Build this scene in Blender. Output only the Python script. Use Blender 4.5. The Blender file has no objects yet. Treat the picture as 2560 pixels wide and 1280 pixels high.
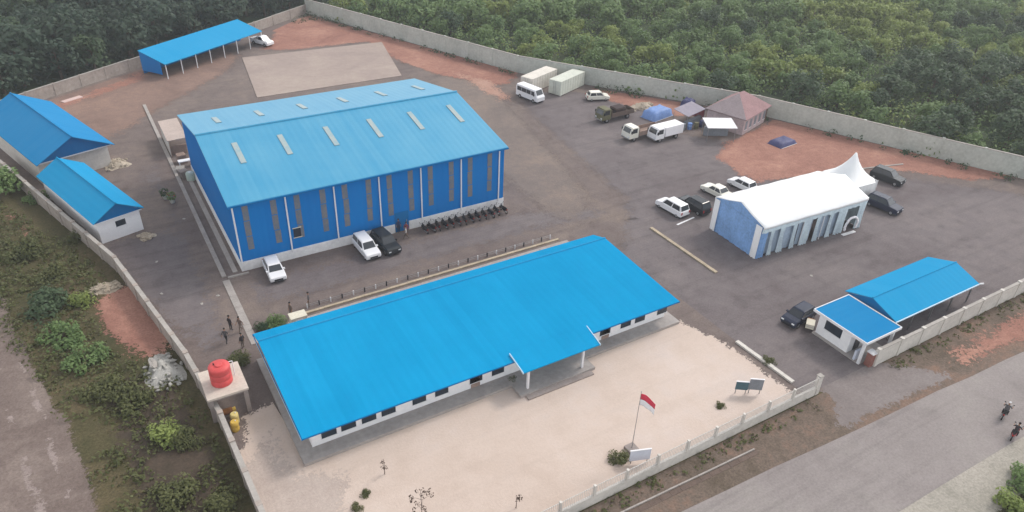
import bpy, bmesh, math, random
from mathutils import Vector, Matrix
from mathutils.geometry import delaunay_2d_cdt
random.seed(7)
sc = bpy.context.scene
COL = sc.collection
PI = math.pi
# ------------------------------------------------------------------ camera model
CAMH = 45.0
FPX, PITCH, ROLL, YAW = 1844.7097, 0.566212, 0.040832, 1.012846
_d = Vector((math.cos(YAW)*math.cos(PITCH), math.sin(YAW)*math.cos(PITCH), -math.sin(PITCH)))
_r = Vector((math.sin(YAW), -math.cos(YAW), 0)); _u = _r.cross(_d)
RIGHT = math.cos(ROLL)*_r + math.sin(ROLL)*_u
UP = -math.sin(ROLL)*_r + math.cos(ROLL)*_u
FWD = _d
EYE = Vector((0, 0, CAMH))
def ray(px, py): return RIGHT*((px-1280)/FPX) - UP*((py-640)/FPX) + FWD
def G(px, py, z=0.0):
    d = ray(px, py); t = (z-CAMH)/d.z; p = EYE+d*t
    return Vector((p.x, p.y, z))
def onY(px, py, y):
    d = ray(px, py); return EYE + d*(y/d.y)
def proj(p):
    q = Vector(p)-EYE; w = q.dot(FWD)
    if w < 1: return (-9999, -9999)
    return (1280+FPX*q.dot(RIGHT)/w, 640-FPX*q.dot(UP)/w)
def hd(p, q):
    a, b = G(*p), G(*q); return math.atan2(b.y-a.y, b.x-a.x)
# ------------------------------------------------------------------ materials
def lin(c):
    c = c/255.0
    return c/12.92 if c <= 0.04045 else ((c+0.055)/1.055)**2.4
def C(r, g, b, k=1.3): return (min(lin(r)/k, .9), min(lin(g)/k, .9), min(lin(b)/k, .9), 1)
def newmat(name):
    m = bpy.data.materials.new(name); m.use_nodes = True
    nt = m.node_tree; b = nt.nodes['Principled BSDF']
    return m, nt, b
def N(nt, t, **kw):
    n = nt.nodes.new(t)
    for k, v in kw.items():
        if k in n.inputs: n.inputs[k].default_value = v
        else: setattr(n, k, v)
    return n
def mat(name, c, rough=.7, var=.18, scale=1.5, tint=None, metal=0, bump=0, coord='Object', spec=.3, fine=.5):
    """flat coat broken up by two octaves of weathering noise"""
    m, nt, b = newmat(name)
    tc = N(nt, 'ShaderNodeTexCoord')
    n1 = N(nt, 'ShaderNodeTexNoise', Scale=scale, Detail=6.0, Roughness=.6)
    n2 = N(nt, 'ShaderNodeTexNoise', Scale=scale*7, Detail=4.0, Roughness=.65)
    nt.links.new(tc.outputs[coord], n1.inputs['Vector']); nt.links.new(tc.outputs[coord], n2.inputs['Vector'])
    mx = N(nt, 'ShaderNodeMix', data_type='FLOAT'); mx.inputs[0].default_value = fine
    nt.links.new(n1.outputs['Fac'], mx.inputs[2]); nt.links.new(n2.outputs['Fac'], mx.inputs[3])
    mr = N(nt, 'ShaderNodeMapRange'); mr.inputs[1].default_value = .3; mr.inputs[2].default_value = .7
    nt.links.new(mx.outputs[0], mr.inputs[0])
    cm = N(nt, 'ShaderNodeMix', data_type='RGBA')
    d = tint or tuple(max(0, x*(1-var)) for x in c[:3])+(1,)
    l = c if tint else tuple(min(.9, x*(1+var)) for x in c[:3])+(1,)
    cm.inputs[6].default_value = d; cm.inputs[7].default_value = l
    nt.links.new(mr.outputs[0], cm.inputs[0]); nt.links.new(cm.outputs[2], b.inputs['Base Color'])
    b.inputs['Roughness'].default_value = rough; b.inputs['Metallic'].default_value = metal
    b.inputs['Specular IOR Level'].default_value = spec
    if bump:
        bp = N(nt, 'ShaderNodeBump', Strength=bump, Distance=.05)
        nt.links.new(n2.outputs['Fac'], bp.inputs['Height']); nt.links.new(bp.outputs[0], b.inputs['Normal'])
    return m
def sheetmat(name, c, pale, axis=0, rough=.45, sheet=.9, fade=.3, spec=.0):
    """painted corrugated steel: sheet-to-sheet tone change, weather fading, rib bump along one axis"""
    m, nt, b = newmat(name)
    tc = N(nt, 'ShaderNodeTexCoord'); sp = N(nt, 'ShaderNodeSeparateXYZ')
    nt.links.new(tc.outputs['Object'], sp.inputs[0])
    mu = N(nt, 'ShaderNodeMath', operation='DIVIDE'); mu.inputs[1].default_value = sheet
    nt.links.new(sp.outputs[axis], mu.inputs[0])
    fl = N(nt, 'ShaderNodeMath', operation='FLOOR'); nt.links.new(mu.outputs[0], fl.inputs[0])
    wn = N(nt, 'ShaderNodeTexWhiteNoise', noise_dimensions='1D'); nt.links.new(fl.outputs[0], wn.inputs['W'])
    n1 = N(nt, 'ShaderNodeTexNoise', Scale=.16, Detail=5.0, Roughness=.6)
    nt.links.new(tc.outputs['Object'], n1.inputs['Vector'])
    mp = N(nt, 'ShaderNodeMapping'); sv = [.25, .25, .25]; sv[axis] = 3.0; mp.inputs['Scale'].default_value = sv
    nt.links.new(tc.outputs['Object'], mp.inputs[0])
    n2 = N(nt, 'ShaderNodeTexNoise', Scale=1.0, Detail=5.0, Roughness=.7); nt.links.new(mp.outputs[0], n2.inputs['Vector'])
    a = N(nt, 'ShaderNodeMath', operation='MULTIPLY_ADD'); a.inputs[1].default_value = .22
    nt.links.new(wn.outputs[0], a.inputs[0]); nt.links.new(n1.outputs['Fac'], a.inputs[2])
    a2 = N(nt, 'ShaderNodeMath', operation='MULTIPLY_ADD'); a2.inputs[1].default_value = .45
    nt.links.new(n2.outputs['Fac'], a2.inputs[0]); nt.links.new(a.outputs[0], a2.inputs[2])
    mr = N(nt, 'ShaderNodeMapRange'); mr.inputs[1].default_value = .6; mr.inputs[2].default_value = 1.15
    mr.inputs[4].default_value = fade
    nt.links.new(a2.outputs[0], mr.inputs[0])
    cm = N(nt, 'ShaderNodeMix', data_type='RGBA'); cm.inputs[6].default_value = c; cm.inputs[7].default_value = pale
    nt.links.new(mr.outputs[0], cm.inputs[0]); nt.links.new(cm.outputs[2], b.inputs['Base Color'])
    sn = N(nt, 'ShaderNodeMath', operation='SINE'); ml = N(nt, 'ShaderNodeMath', operation='MULTIPLY'); ml.inputs[1].default_value = 2*PI/.76
    nt.links.new(sp.outputs[axis], ml.inputs[0]); nt.links.new(ml.outputs[0], sn.inputs[0])
    bp = N(nt, 'ShaderNodeBump', Strength=.12, Distance=.03); nt.links.new(sn.outputs[0], bp.inputs['Height'])
    nt.links.new(bp.outputs[0], b.inputs['Normal'])
    b.inputs['Roughness'].default_value = rough; b.inputs['Specular IOR Level'].default_value = spec
    return m
def groundmat(name, cols, scale=.12, rough=.95, feather=0, fs=.5, speck=.25, streak=0):
    """soil / paving: three tones mixed by broad and fine noise; feather = width in metres over which a thin spread layer thins out at its rim"""
    m, nt, b = newmat(name)
    tc = N(nt, 'ShaderNodeTexCoord')
    n1 = N(nt, 'ShaderNodeTexNoise', Scale=scale, Detail=7.0, Roughness=.62, Distortion=.6)
    n2 = N(nt, 'ShaderNodeTexNoise', Scale=scale*9, Detail=5.0, Roughness=.65)
    n3 = N(nt, 'ShaderNodeTexNoise', Scale=5.0, Detail=3.0, Roughness=.7)
    for n in (n1, n2, n3): nt.links.new(tc.outputs['Object'], n.inputs['Vector'])
    r = N(nt, 'ShaderNodeValToRGB'); e = r.color_ramp.elements
    e[0].position = .34; e[0].color = cols[0]; e[1].position = .66; e[1].color = cols[2]
    k = e.new(.5); k.color = cols[1]
    mx = N(nt, 'ShaderNodeMix', data_type='FLOAT'); mx.inputs[0].default_value = .35
    nt.links.new(n1.outputs['Fac'], mx.inputs[2]); nt.links.new(n2.outputs['Fac'], mx.inputs[3])
    nt.links.new(mx.outputs[0], r.inputs[0])
    hv = N(nt, 'ShaderNodeMapRange'); hv.inputs[1].default_value = .3; hv.inputs[2].default_value = .7
    hv.inputs[3].default_value = 1-speck; hv.inputs[4].default_value = 1+speck
    nt.links.new(n3.outputs['Fac'], hv.inputs[0])
    mv = N(nt, 'ShaderNodeVectorMath', operation='SCALE')
    nt.links.new(r.outputs[0], mv.inputs[0]); nt.links.new(hv.outputs[0], mv.inputs['Scale'])
    res = mv.outputs[0]
    if streak:      # rubber and oil drawn out along the driving direction
        mp = N(nt, 'ShaderNodeMapping'); mp.inputs['Scale'].default_value = (.035, .75, 1); mp.inputs['Rotation'].default_value = (0,0,.05)
        nt.links.new(tc.outputs['Object'], mp.inputs[0])
        n6 = N(nt, 'ShaderNodeTexNoise', Scale=1.0, Detail=5.0, Roughness=.65); nt.links.new(mp.outputs[0], n6.inputs['Vector'])
        n7 = N(nt, 'ShaderNodeTexNoise', Scale=.45, Detail=3.0, Roughness=.5); nt.links.new(tc.outputs['Object'], n7.inputs['Vector'])
        s6 = N(nt, 'ShaderNodeMapRange'); s6.inputs[1].default_value = .5; s6.inputs[2].default_value = .72; s6.inputs[3].default_value = 1; s6.inputs[4].default_value = 1-streak
        s7 = N(nt, 'ShaderNodeMapRange'); s7.inputs[1].default_value = .56; s7.inputs[2].default_value = .72; s7.inputs[3].default_value = 1; s7.inputs[4].default_value = 1-streak*.8
        nt.links.new(n6.outputs['Fac'], s6.inputs[0]); nt.links.new(n7.outputs['Fac'], s7.inputs[0])
        pr_ = N(nt, 'ShaderNodeMath', operation='MULTIPLY'); nt.links.new(s6.outputs[0], pr_.inputs[0]); nt.links.new(s7.outputs[0], pr_.inputs[1])
        v2 = N(nt, 'ShaderNodeVectorMath', operation='SCALE'); nt.links.new(res, v2.inputs[0]); nt.links.new(pr_.outputs[0], v2.inputs['Scale']); res = v2.outputs[0]
    nt.links.new(res, b.inputs['Base Color'])
    b.inputs['Roughness'].default_value = rough; b.inputs['Specular IOR Level'].default_value = .15
    bp = N(nt, 'ShaderNodeBump', Strength=.4, Distance=.06); nt.links.new(n3.outputs['Fac'], bp.inputs['Height'])
    nt.links.new(bp.outputs[0], b.inputs['Normal'])
    if feather:
        at = N(nt, 'ShaderNodeAttribute', attribute_name='rim')
        n4 = N(nt, 'ShaderNodeTexNoise', Scale=fs, Detail=6.0, Roughness=.7)
        nt.links.new(tc.outputs['Object'], n4.inputs['Vector'])
        n5 = N(nt, 'ShaderNodeTexNoise', Scale=2.6, Detail=4.0, Roughness=.8)
        nt.links.new(tc.outputs['Object'], n5.inputs['Vector'])
        q = N(nt, 'ShaderNodeMath', operation='DIVIDE'); q.inputs[1].default_value = feather; q.use_clamp = True
        nt.links.new(at.outputs['Fac'], q.inputs[0])
        mn = N(nt, 'ShaderNodeMix', data_type='FLOAT'); mn.inputs[0].default_value = .6
        nt.links.new(n4.outputs['Fac'], mn.inputs[2]); nt.links.new(n5.outputs['Fac'], mn.inputs[3])
        rn = N(nt, 'ShaderNodeMapRange'); rn.inputs[1].default_value = .34; rn.inputs[2].default_value = .66; rn.inputs[3].default_value = .06; rn.inputs[4].default_value = .94
        nt.links.new(mn.outputs[0], rn.inputs[0])
        cl = N(nt, 'ShaderNodeMath', operation='GREATER_THAN')      # grains either lie there or not: no half-transparent film
        nt.links.new(q.outputs[0], cl.inputs[0]); nt.links.new(rn.outputs[0], cl.inputs[1])
        tr = N(nt, 'ShaderNodeBsdfTransparent'); ms = N(nt, 'ShaderNodeMixShader')
        out = nt.nodes['Material Output']
        nt.links.new(cl.outputs[0], ms.inputs[0]); nt.links.new(tr.outputs[0], ms.inputs[1]); nt.links.new(b.outputs[0], ms.inputs[2])
        nt.links.new(ms.outputs[0], out.inputs['Surface'])
    return m
def leafmat(name, c1, c2, rough=.6):
    m, nt, b = newmat(name)
    ge = N(nt, 'ShaderNodeNewGeometry'); oi = N(nt, 'ShaderNodeObjectInfo')
    ad = N(nt, 'ShaderNodeMath', operation='MULTIPLY_ADD'); ad.inputs[1].default_value = .6
    ml = N(nt, 'ShaderNodeMath', operation='MULTIPLY'); ml.inputs[1].default_value = .4
    nt.links.new(oi.outputs['Random'], ml.inputs[0])
    nt.links.new(ge.outputs['Random Per Island'], ad.inputs[0]); nt.links.new(ml.outputs[0], ad.inputs[2])
    cm = N(nt, 'ShaderNodeMix', data_type='RGBA'); cm.inputs[6].default_value = c1; cm.inputs[7].default_value = c2
    nt.links.new(ad.outputs[0], cm.inputs[0]); nt.links.new(cm.outputs[2], b.inputs['Base Color'])
    b.inputs['Roughness'].default_value = rough; b.inputs['Specular IOR Level'].default_value = .2
    tl = N(nt, 'ShaderNodeBsdfTranslucent'); nt.links.new(cm.outputs[2], tl.inputs['Color'])
    ms = N(nt, 'ShaderNodeMixShader'); ms.inputs[0].default_value = .3
    nt.links.new(b.outputs[0], ms.inputs[1]); nt.links.new(tl.outputs[0], ms.inputs[2])
    nt.links.new(ms.outputs[0], nt.nodes['Material Output'].inputs['Surface'])
    return m
def A(r, g, b): return (r, g, b, 1)
M = {}
M['asphalt'] = groundmat('asphalt', (C(111,102,103), C(125,117,118), C(139,130,129)), .07, feather=4.0, fs=.7, speck=.14, streak=.22)
M['pave'] = groundmat('dusty paving', (C(113,101,98), C(128,116,112), C(146,132,123)), .09, speck=.16, streak=.18)
M['redsoil'] = groundmat('red laterite soil', (C(146,104,93), C(168,124,110), C(192,148,130)), .13, feather=2.6, fs=.5, speck=.2)
M['brownsoil'] = groundmat('shaded brown soil', (C(70,62,52), C(84,74,64), C(102,88,78)), .2, feather=2.5, fs=.4, speck=.25)  # brown earth, with the shade lying on it worked into the colour
M['pinktan'] = groundmat('pinkish tan earth', (C(130,108,100), C(146,122,112), C(164,136,122)), .12, feather=5.0, fs=.5, speck=.15)
M['pinksoil'] = groundmat('pinkish dust', (C(166,130,116), C(184,146,130), C(196,162,146)), .15, feather=4.0, fs=.5, speck=.15)
M['tansoil'] = groundmat('tan dust', (C(122,112,108), C(135,123,117), C(152,136,125)), .12, feather=5.0, fs=.5, speck=.15)
M['forecourt'] = groundmat('pale sand forecourt', (C(206,187,174), C(218,200,188), C(226,211,203)), .05, feather=1.6, fs=.6, speck=.04, streak=.06)
M['dustysand'] = groundmat('greyer sand', (C(188,172,163), C(199,184,175), C(208,194,185)), .1, feather=3.0, fs=.4, speck=.09)
M['road'] = groundmat('road asphalt', (C(146,138,136), C(157,149,147), C(165,158,154)), .1, speck=.12, streak=.2)
M['drive'] = groundmat('driveway', (C(126,118,116), C(140,131,129), C(152,144,142)), .15, feather=1.6, fs=.5, speck=.13)
M['verge'] = groundmat('roadside verge', (C(96,86,74), C(122,108,98), C(150,120,104)), .16, speck=.28)
M['palepath'] = groundmat('pale gravel shoulder', (C(150,146,136), C(174,168,158), C(190,182,172)), .2, feather=1.0, fs=.5, speck=.2)
M['track'] = groundmat('dirt track', (C(112,98,92), C(130,116,110), C(150,136,128)), .16, feather=1.2, fs=.5, speck=.2)
M['ruts'] = groundmat('wheel rut', (C(148,134,130), C(160,146,141), C(170,156,151)), .2, feather=.7, fs=.6, speck=.15)
M['ground'] = groundmat('rough ground', (C(74,74,50), C(92,86,62), C(114,100,78)), .09, speck=.35)
M['forestfloor'] = groundmat('forest floor', (C(50,62,44), C(64,78,52), C(88,92,64)), .08, feather=1.5, speck=.35)
M['slab'] = groundmat('concrete slab', (C(163,148,142), C(176,160,152), C(188,173,162)), .1, speck=.06)
M['concrete'] = mat('grey concrete', C(150,140,136, 1.1), .9, .2, .6, bump=.3)
M['wallgrey'] = mat('weathered grey render', A(.45,.47,.43), .9, .25, .35, bump=.2)
M['wallpink'] = mat('weathered pinkish render', A(.33,.285,.255), .9, .3, .35, bump=.2)
M['wallpale'] = mat('pale painted render', A(.58,.55,.51), .9, .2, .4, bump=.2)
M['coping'] = mat('concrete coping', A(.36,.335,.31), .9, .25, .5)
M['curbyellow'] = mat('faded yellow kerb paint', A(.40,.33,.24), .8, .4, .9)
M['curb'] = mat('pale kerb concrete', A(.34,.31,.29), .9, .25, .8)
M['roofW'] = sheetmat('faded blue roof sheet', A(.028,.26,.45), A(.10,.34,.50), 0, rough=.38, spec=.4, fade=.6)
M['roofO'] = sheetmat('bright blue roof sheet', A(.001,.235,.47), A(.006,.30,.57), 0, rough=.5, spec=.0, fade=.7)
M['roofS'] = sheetmat('blue shed roof sheet', A(.014,.26,.50), A(.05,.32,.56), 0, rough=.45, spec=.0)
M['roofH'] = sheetmat('mid blue roof sheet', A(.018,.20,.43), A(.06,.26,.48), 1, rough=.45, spec=.0)
M['roofG'] = sheetmat('gatehouse blue roof', A(.012,.19,.42), A(.03,.24,.46), 1, rough=.5, spec=.0)
M['wallblue'] = sheetmat('deep blue wall cladding', A(.0015,.155,.47), A(.005,.20,.54), 0, rough=.5, fade=.5)
M['gableblue'] = sheetmat('dark blue gable cladding', A(.004,.13,.34), A(.01,.16,.38), 0, rough=.55, fade=.4)
M['lightpanel'] = mat('dirty translucent sheet', A(.25,.205,.165), .5, .5, 1.1, tint=A(.06,.13,.22), fine=.5)
M['skylight'] = mat('aged fibreglass skylight', A(.42,.42,.37), .4, .3, .8, tint=A(.18,.34,.42), fine=.5)
M['white'] = mat('white paint', A(.72,.72,.74), .6, .1, .6)
M['whitewall'] = mat('white wall paint', A(.84,.84,.87), .8, .1, .4)
M['plinth'] = mat('pale plinth', A(.78,.78,.80), .8, .25, .35)
M['cream'] = mat('cream paint', A(.62,.58,.48), .7, .18, .6)
M['trim'] = mat('pale metal trim', A(.46,.62,.74), .4, .1, .8)
M['glass'] = mat('dark window glass', A(.02,.03,.045), .12, .3, 2, spec=.6)
M['carglass'] = mat('tinted car glass', A(.03,.036,.045), .1, .2, 2, spec=.6)
M['dark'] = mat('dark interior', A(.02,.022,.028), .8, .3, 1)
M['tile'] = mat('terrace tile', A(.34,.31,.295), .7, .25, .35)
M['redbrown'] = mat('red brown roof', A(.27,.16,.165), .8, .25, .5, bump=.4)
M['greyroof'] = mat('mauve grey roof', A(.29,.24,.25), .8, .2, .5, bump=.4)  # greyer, slightly paler tone, on the left hip face only
M['brick'] = mat('pinkish timber wall', A(.46,.37,.38), .85, .3, 1.2)
M['tent'] = mat('white tent pvc', A(.84,.85,.86), .5, .03, .5)
M['tentblue'] = mat('translucent blue tent wall', A(.20,.36,.64), .4, .35, .5)
M['clearpanel'] = mat('hazy clear tent window', A(.36,.45,.56), .35, .3, 1)
M['drape'] = mat('pale blue drape', A(.55,.66,.78), .7, .3, .8)
M['tank'] = mat('red plastic tank', A(.56,.075,.075), .5, .2, 1.2, spec=.3)
M['yellow'] = mat('yellow plastic', A(.60,.40,.08), .5, .2, 2)
M['paleyellow'] = mat('pale yellow plastic', A(.68,.55,.22), .5, .15, 2)
M['rust'] = mat('orange rusty metal', A(.30,.13,.05), .8, .4, 2)
M['tarpblue'] = mat('blue tarpaulin', A(.16,.27,.55), .55, .25, .8, bump=.6)
M['tarpdark'] = mat('dark blue tarpaulin', A(.045,.05,.14), .55, .3, .8, bump=.6)
M['carwhite'] = mat('white car paint', A(.78,.78,.80), .25, .03, 1, spec=.5)
M['carcream'] = mat('off white car paint', A(.74,.72,.64), .3, .03, 1, spec=.5)
M['carblack'] = mat('black car paint', A(.016,.02,.026), .2, .2, 1, spec=.25)
M['carnavy'] = mat('dark navy car paint', A(.02,.026,.05), .22, .2, 1, spec=.25)
M['cargrey'] = mat('dark grey car paint', A(.028,.032,.036), .22, .2, 1, spec=.25)
M['rubber'] = mat('tyre rubber', A(.016,.016,.018), .9, .2, 3)
M['metal'] = mat('dull steel', A(.32,.32,.33), .45, .15, 2, metal=.7)
M['headlight'] = mat('headlamp lens', A(.7,.72,.74), .12, .05, 3, spec=.6)
M['taillight'] = mat('tail lamp lens', A(.32,.012,.012), .2, .1, 3)
M['contgreen'] = mat('pale grey green container', A(.56,.58,.51), .7, .18, .5)
M['containercream'] = mat('pale cream container', A(.64,.60,.54), .7, .2, .5)
M['olive'] = mat('olive drab paint', A(.13,.125,.07), .7, .3, 1)
M['brownbed'] = mat('brown truck bed', A(.12,.085,.07), .8, .3, 1)
M['maroon'] = mat('dark maroon crate', A(.035,.02,.02), .8, .4, 1.5)
M['wood'] = mat('weathered timber', A(.29,.21,.175), .85, .3, 1.5)
M['soilheap'] = mat('grey rubble', A(.40,.39,.365), .95, .4, 1.5, bump=.7)
M['palestone'] = mat('cream rubble', A(.40,.34,.27), .95, .35, 1.5, bump=.7)
M['teal'] = mat('dark teal board', A(.06,.12,.15), .6, .3, 1)
M['greyboard'] = mat('blue grey board', A(.20,.22,.25), .6, .3, 1)
M['whiteblue'] = mat('bluish white panel', A(.58,.62,.72), .6, .1, 1)
M['flagred'] = mat('red flag cloth', A(.62,.05,.09), .8, .1, 2)
M['flagwhite'] = mat('white flag cloth', A(.80,.79,.82), .8, .05, 2)
M['bark'] = mat('bark', A(.10,.075,.055), .9, .3, 3)
M['barkgrey'] = mat('grey brown bark', A(.13,.10,.09), .9, .3, 3)
M['skin'] = mat('skin', A(.30,.17,.11), .6, .1, 4)
M['hair'] = mat('black hair', A(.012,.010,.010), .6, .1, 4)
M['leafY'] = leafmat('yellow green leaves', A(.16,.225,.062), A(.29,.34,.105))
M['leafG'] = leafmat('mid green leaves', A(.10,.17,.062), A(.19,.27,.10))
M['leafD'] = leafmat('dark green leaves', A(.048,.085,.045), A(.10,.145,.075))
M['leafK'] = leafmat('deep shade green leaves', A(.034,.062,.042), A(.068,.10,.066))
M['leafO'] = leafmat('olive leaves', A(.08,.095,.036), A(.15,.158,.066))
M['leafdry'] = leafmat('dry brown leaves', A(.10,.075,.06), A(.16,.12,.10))
# ------------------------------------------------------------------ mesh helpers
class MB:
    def __init__(s): s.v = []; s.f = []; s.m = []; s.sm = []
    def add(s, vs, fs, m=0, smooth=False):
        o = len(s.v); s.v += [tuple(p) for p in vs]
        for f in fs: s.f.append([i+o for i in f]); s.m.append(m); s.sm.append(smooth)
        return s
    def box(s, x0, y0, z0, x1, y1, z1, m=0):
        vs = [(x0,y0,z0),(x1,y0,z0),(x1,y1,z0),(x0,y1,z0),(x0,y0,z1),(x1,y0,z1),(x1,y1,z1),(x0,y1,z1)]
        return s.add(vs, [(0,3,2,1),(4,5,6,7),(0,1,5,4),(1,2,6,5),(2,3,7,6),(3,0,4,7)], m)
    def hexa(s, b, t, m=0):
        return s.add(list(b)+list(t), [(0,3,2,1),(4,5,6,7),(0,1,5,4),(1,2,6,5),(2,3,7,6),(3,0,4,7)], m)
    def ring(s, x0, y0, x1, y1, th, z0, z1, m=0):
        o = [(x0,y0),(x1,y0),(x1,y1),(x0,y1)]; n = [(x0+th,y0+th),(x1-th,y0+th),(x1-th,y1-th),(x0+th,y1-th)]
        vs = [(p[0],p[1],z) for z in (z0,z1) for q in (o,n) for p in q]; fs = []
        for i in range(4):
            j = (i+1)%4; fs += [(i,j,8+j,8+i),(4+j,4+i,12+i,12+j),(8+i,8+j,12+j,12+i),(j,i,4+i,4+j)]
        return s.add(vs, fs, m)
    def quad(s, *p, m=0): return s.add(p, [tuple(range(len(p)))], m)
    def prism(s, poly, z0, z1, m=0):
        n = len(poly)
        vs = [(p[0],p[1],z0) for p in poly]+[(p[0],p[1],z1) for p in poly]
        return s.add(vs, [tuple(range(n))[::-1], tuple(range(n,2*n))]+[(i,(i+1)%n,n+(i+1)%n,n+i) for i in range(n)], m)
    def tube(s, pts, rs, n=8, m=0, caps=True):
        pts = [Vector(p) for p in pts]
        if not hasattr(rs, '__len__'): rs = [rs]*len(pts)
        rings = []
        for i, p in enumerate(pts):
            t = (pts[min(i+1,len(pts)-1)]-pts[max(i-1,0)]).normalized()
            a = Vector((0,0,1)) if abs(t.z) < .9 else Vector((1,0,0))
            u = t.cross(a).normalized(); w = u.cross(t)
            rings.append([p+(u*math.cos(2*PI*k/n)+w*math.sin(2*PI*k/n))*rs[i] for k in range(n)])
        vs = [q for r in rings for q in r]; fs = []
        for i in range(len(rings)-1):
            for k in range(n): fs.append((i*n+k, (i+1)*n+k, (i+1)*n+(k+1)%n, i*n+(k+1)%n))
        s.add(vs, fs, m, True)
        if caps: s.add(rings[0], [tuple(range(n))], m); s.add(rings[-1], [tuple(range(n))[::-1]], m)
        return s
    def ell(s, c, r, n=8, k=6, m=0, jit=0):
        vs = []; fs = []
        for i in range(k+1):
            th = PI*i/k
            for j in range(n):
                ph = 2*PI*j/n; q = 1+random.uniform(-jit, jit)
                vs.append((c[0]+r[0]*math.sin(th)*math.cos(ph)*q, c[1]+r[1]*math.sin(th)*math.sin(ph)*q, c[2]+r[2]*math.cos(th)*q))
        for i in range(k):
            for j in range(n): fs.append((i*n+j, (i+1)*n+j, (i+1)*n+(j+1)%n, i*n+(j+1)%n))
        return s.add(vs, fs, m, jit == 0)
    def mesh(s, name, mats):
        me = bpy.data.meshes.new(name); me.from_pydata(s.v, [], s.f)
        for x in (mats if isinstance(mats, (list, tuple)) else [mats]): me.materials.append(M[x] if isinstance(x, str) else x)
        me.polygons.foreach_set('material_index', s.m); me.polygons.foreach_set('use_smooth', s.sm); me.update()
        return me
    def build(s, name, mats, parent=None, bevel=0):
        o = bpy.data.objects.new(name, s.mesh(name, mats)); COL.objects.link(o)
        if parent: o.parent = parent
        if bevel:
            bv = o.modifiers.new('bevel', 'BEVEL'); bv.width = bevel; bv.segments = 2; bv.limit_method = 'ANGLE'; bv.angle_limit = .6
        return o
def tag(o, label, cat, group=None):
    o['label'] = label; o['category'] = cat
    if group: o['group'] = group
    return o
def thing(name, label, cat, loc=(0,0,0), rz=0, group=None):
    o = bpy.data.objects.new(name, None); COL.objects.link(o); o.location = loc; o.rotation_euler = (0,0,rz); o.empty_display_size = .3
    return tag(o, label, cat, group)
def copy_tree(o, parent=None):
    c = o.copy(); COL.objects.link(c)
    if parent: c.parent = parent
    for ch in list(o.children): copy_tree(ch, c)
    return c
# ------------------------------------------------------------------ ground sheets
def pip(x, y, poly):
    r = False; n = len(poly); j = n-1
    for i in range(n):
        xi, yi = poly[i][0], poly[i][1]; xj, yj = poly[j][0], poly[j][1]
        if (yi > y) != (yj > y) and x < (xj-xi)*(y-yi)/(yj-yi)+xi: r = not r
        j = i
    return r
def segd(x, y, a, b):
    dx, dy = b[0]-a[0], b[1]-a[1]; l = dx*dx+dy*dy or 1e-9
    t = max(0, min(1, ((x-a[0])*dx+(y-a[1])*dy)/l))
    return math.hypot(x-a[0]-t*dx, y-a[1]-t*dy)
def patch(name, poly, z, m, step=1.5, jit=.0, parent=None, hard=()):
    """spread layer: triangulated polygon with its distance-to-rim stored per vertex (sides listed in hard do not feather)"""
    poly = [(p[0], p[1]) for p in poly]; out = []; n = len(poly)
    for i in range(n):
        a, b = poly[i], poly[(i+1) % n]; L = math.hypot(b[0]-a[0], b[1]-a[1]); k = max(1, int(L/step))
        for q in range(k):
            t = q/k; j = jit if (0 < q and i not in hard) else 0
            out.append((a[0]+(b[0]-a[0])*t+random.uniform(-j,j), a[1]+(b[1]-a[1])*t+random.uniform(-j,j)))
    pts = list(out); ne = len(out)
    xs = [p[0] for p in poly]; ys = [p[1] for p in poly]
    x = min(xs)
    while x < max(xs):
        y = min(ys)
        while y < max(ys):
            px, py = x+random.uniform(-.3,.3)*step, y+random.uniform(-.3,.3)*step
            if pip(px, py, poly) and min(segd(px,py,out[i],out[(i+1)%ne]) for i in range(ne)) > step*.4: pts.append((px,py))
            y += step
        x += step
    r = delaunay_2d_cdt([Vector(p) for p in pts], [(i,(i+1)%ne) for i in range(ne)], [], 1, 1e-5)
    me = bpy.data.meshes.new(name); me.from_pydata([(p[0],p[1],z) for p in r[0]], [], [tuple(f) for f in r[2]])
    at = me.attributes.new('rim', 'FLOAT', 'POINT')
    soft = [i for i in range(n) if i not in hard]
    for i, p in enumerate(r[0]):
        at.data[i].value = min([segd(p[0],p[1],poly[j],poly[(j+1)%n]) for j in soft] or [99.0])
    me.update()
    for p in me.polygons:
        if p.normal.z < 0: p.flip()
    me.materials.append(M[m])
    o = bpy.data.objects.new(name, me); COL.objects.link(o); o['kind'] = 'structure'
    return o
WALL_LEFT = [(-26,150), (-11.9,110.5), (-1.3,77), (2.2,57.5), (3.2,48.5), (3.9,27.6)]
WALL_BACKL = [(-22,125.2), (-11.5,131.3), (12.5,147), (34.5,160), (48.6,170)]
WALL_FAR = [(48.6,170), (71,114.6), (96.6,79.3), (113.2,43.9), (120.5,27.6)]
FY = 27.6
b = MB(); s = 900
b.add([(-300,-250,0),(700,-250,0),(700,650,0),(-300,650,0)], [(0,1,2,3)])
o = b.build('ground', 'ground'); o['kind'] = 'structure'
COMP = [(3.9,FY),(3.2,48.5),(2.2,57.5),(-1.3,77),(-11.9,110.5),(-17,128),(-11.5,131.3),(12.5,147),(34.5,160),(48.6,170),(71,114.6),(96.6,79.3),(113.2,43.9),(120.5,FY)]
patch('compound_pavement', COMP, .006, 'pave', 4)
patch('asphalt_yard', [(49,FY+.3),(49,57),(56.5,66),(60.7,97),(66,108),(76,103),(84,90),(80,80),(90,69),(86,58),(96,56),(108,44),(117,FY+.3)], .014, 'asphalt', 3, .5, hard=(0,12))
patch('asphalt_lane', [(8.6,62),(8.6,69.8),(45,69.8),(54,67),(56,60),(46,62)], .014, 'asphalt', 2, .2)
patch('asphalt_strip', [(-.5,66),(-4,82),(-3,86),(4,85),(1.5,104),(7.8,104),(8.0,62),(7.4,56),(4,55)], .012, 'asphalt', 2, .4)
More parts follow.
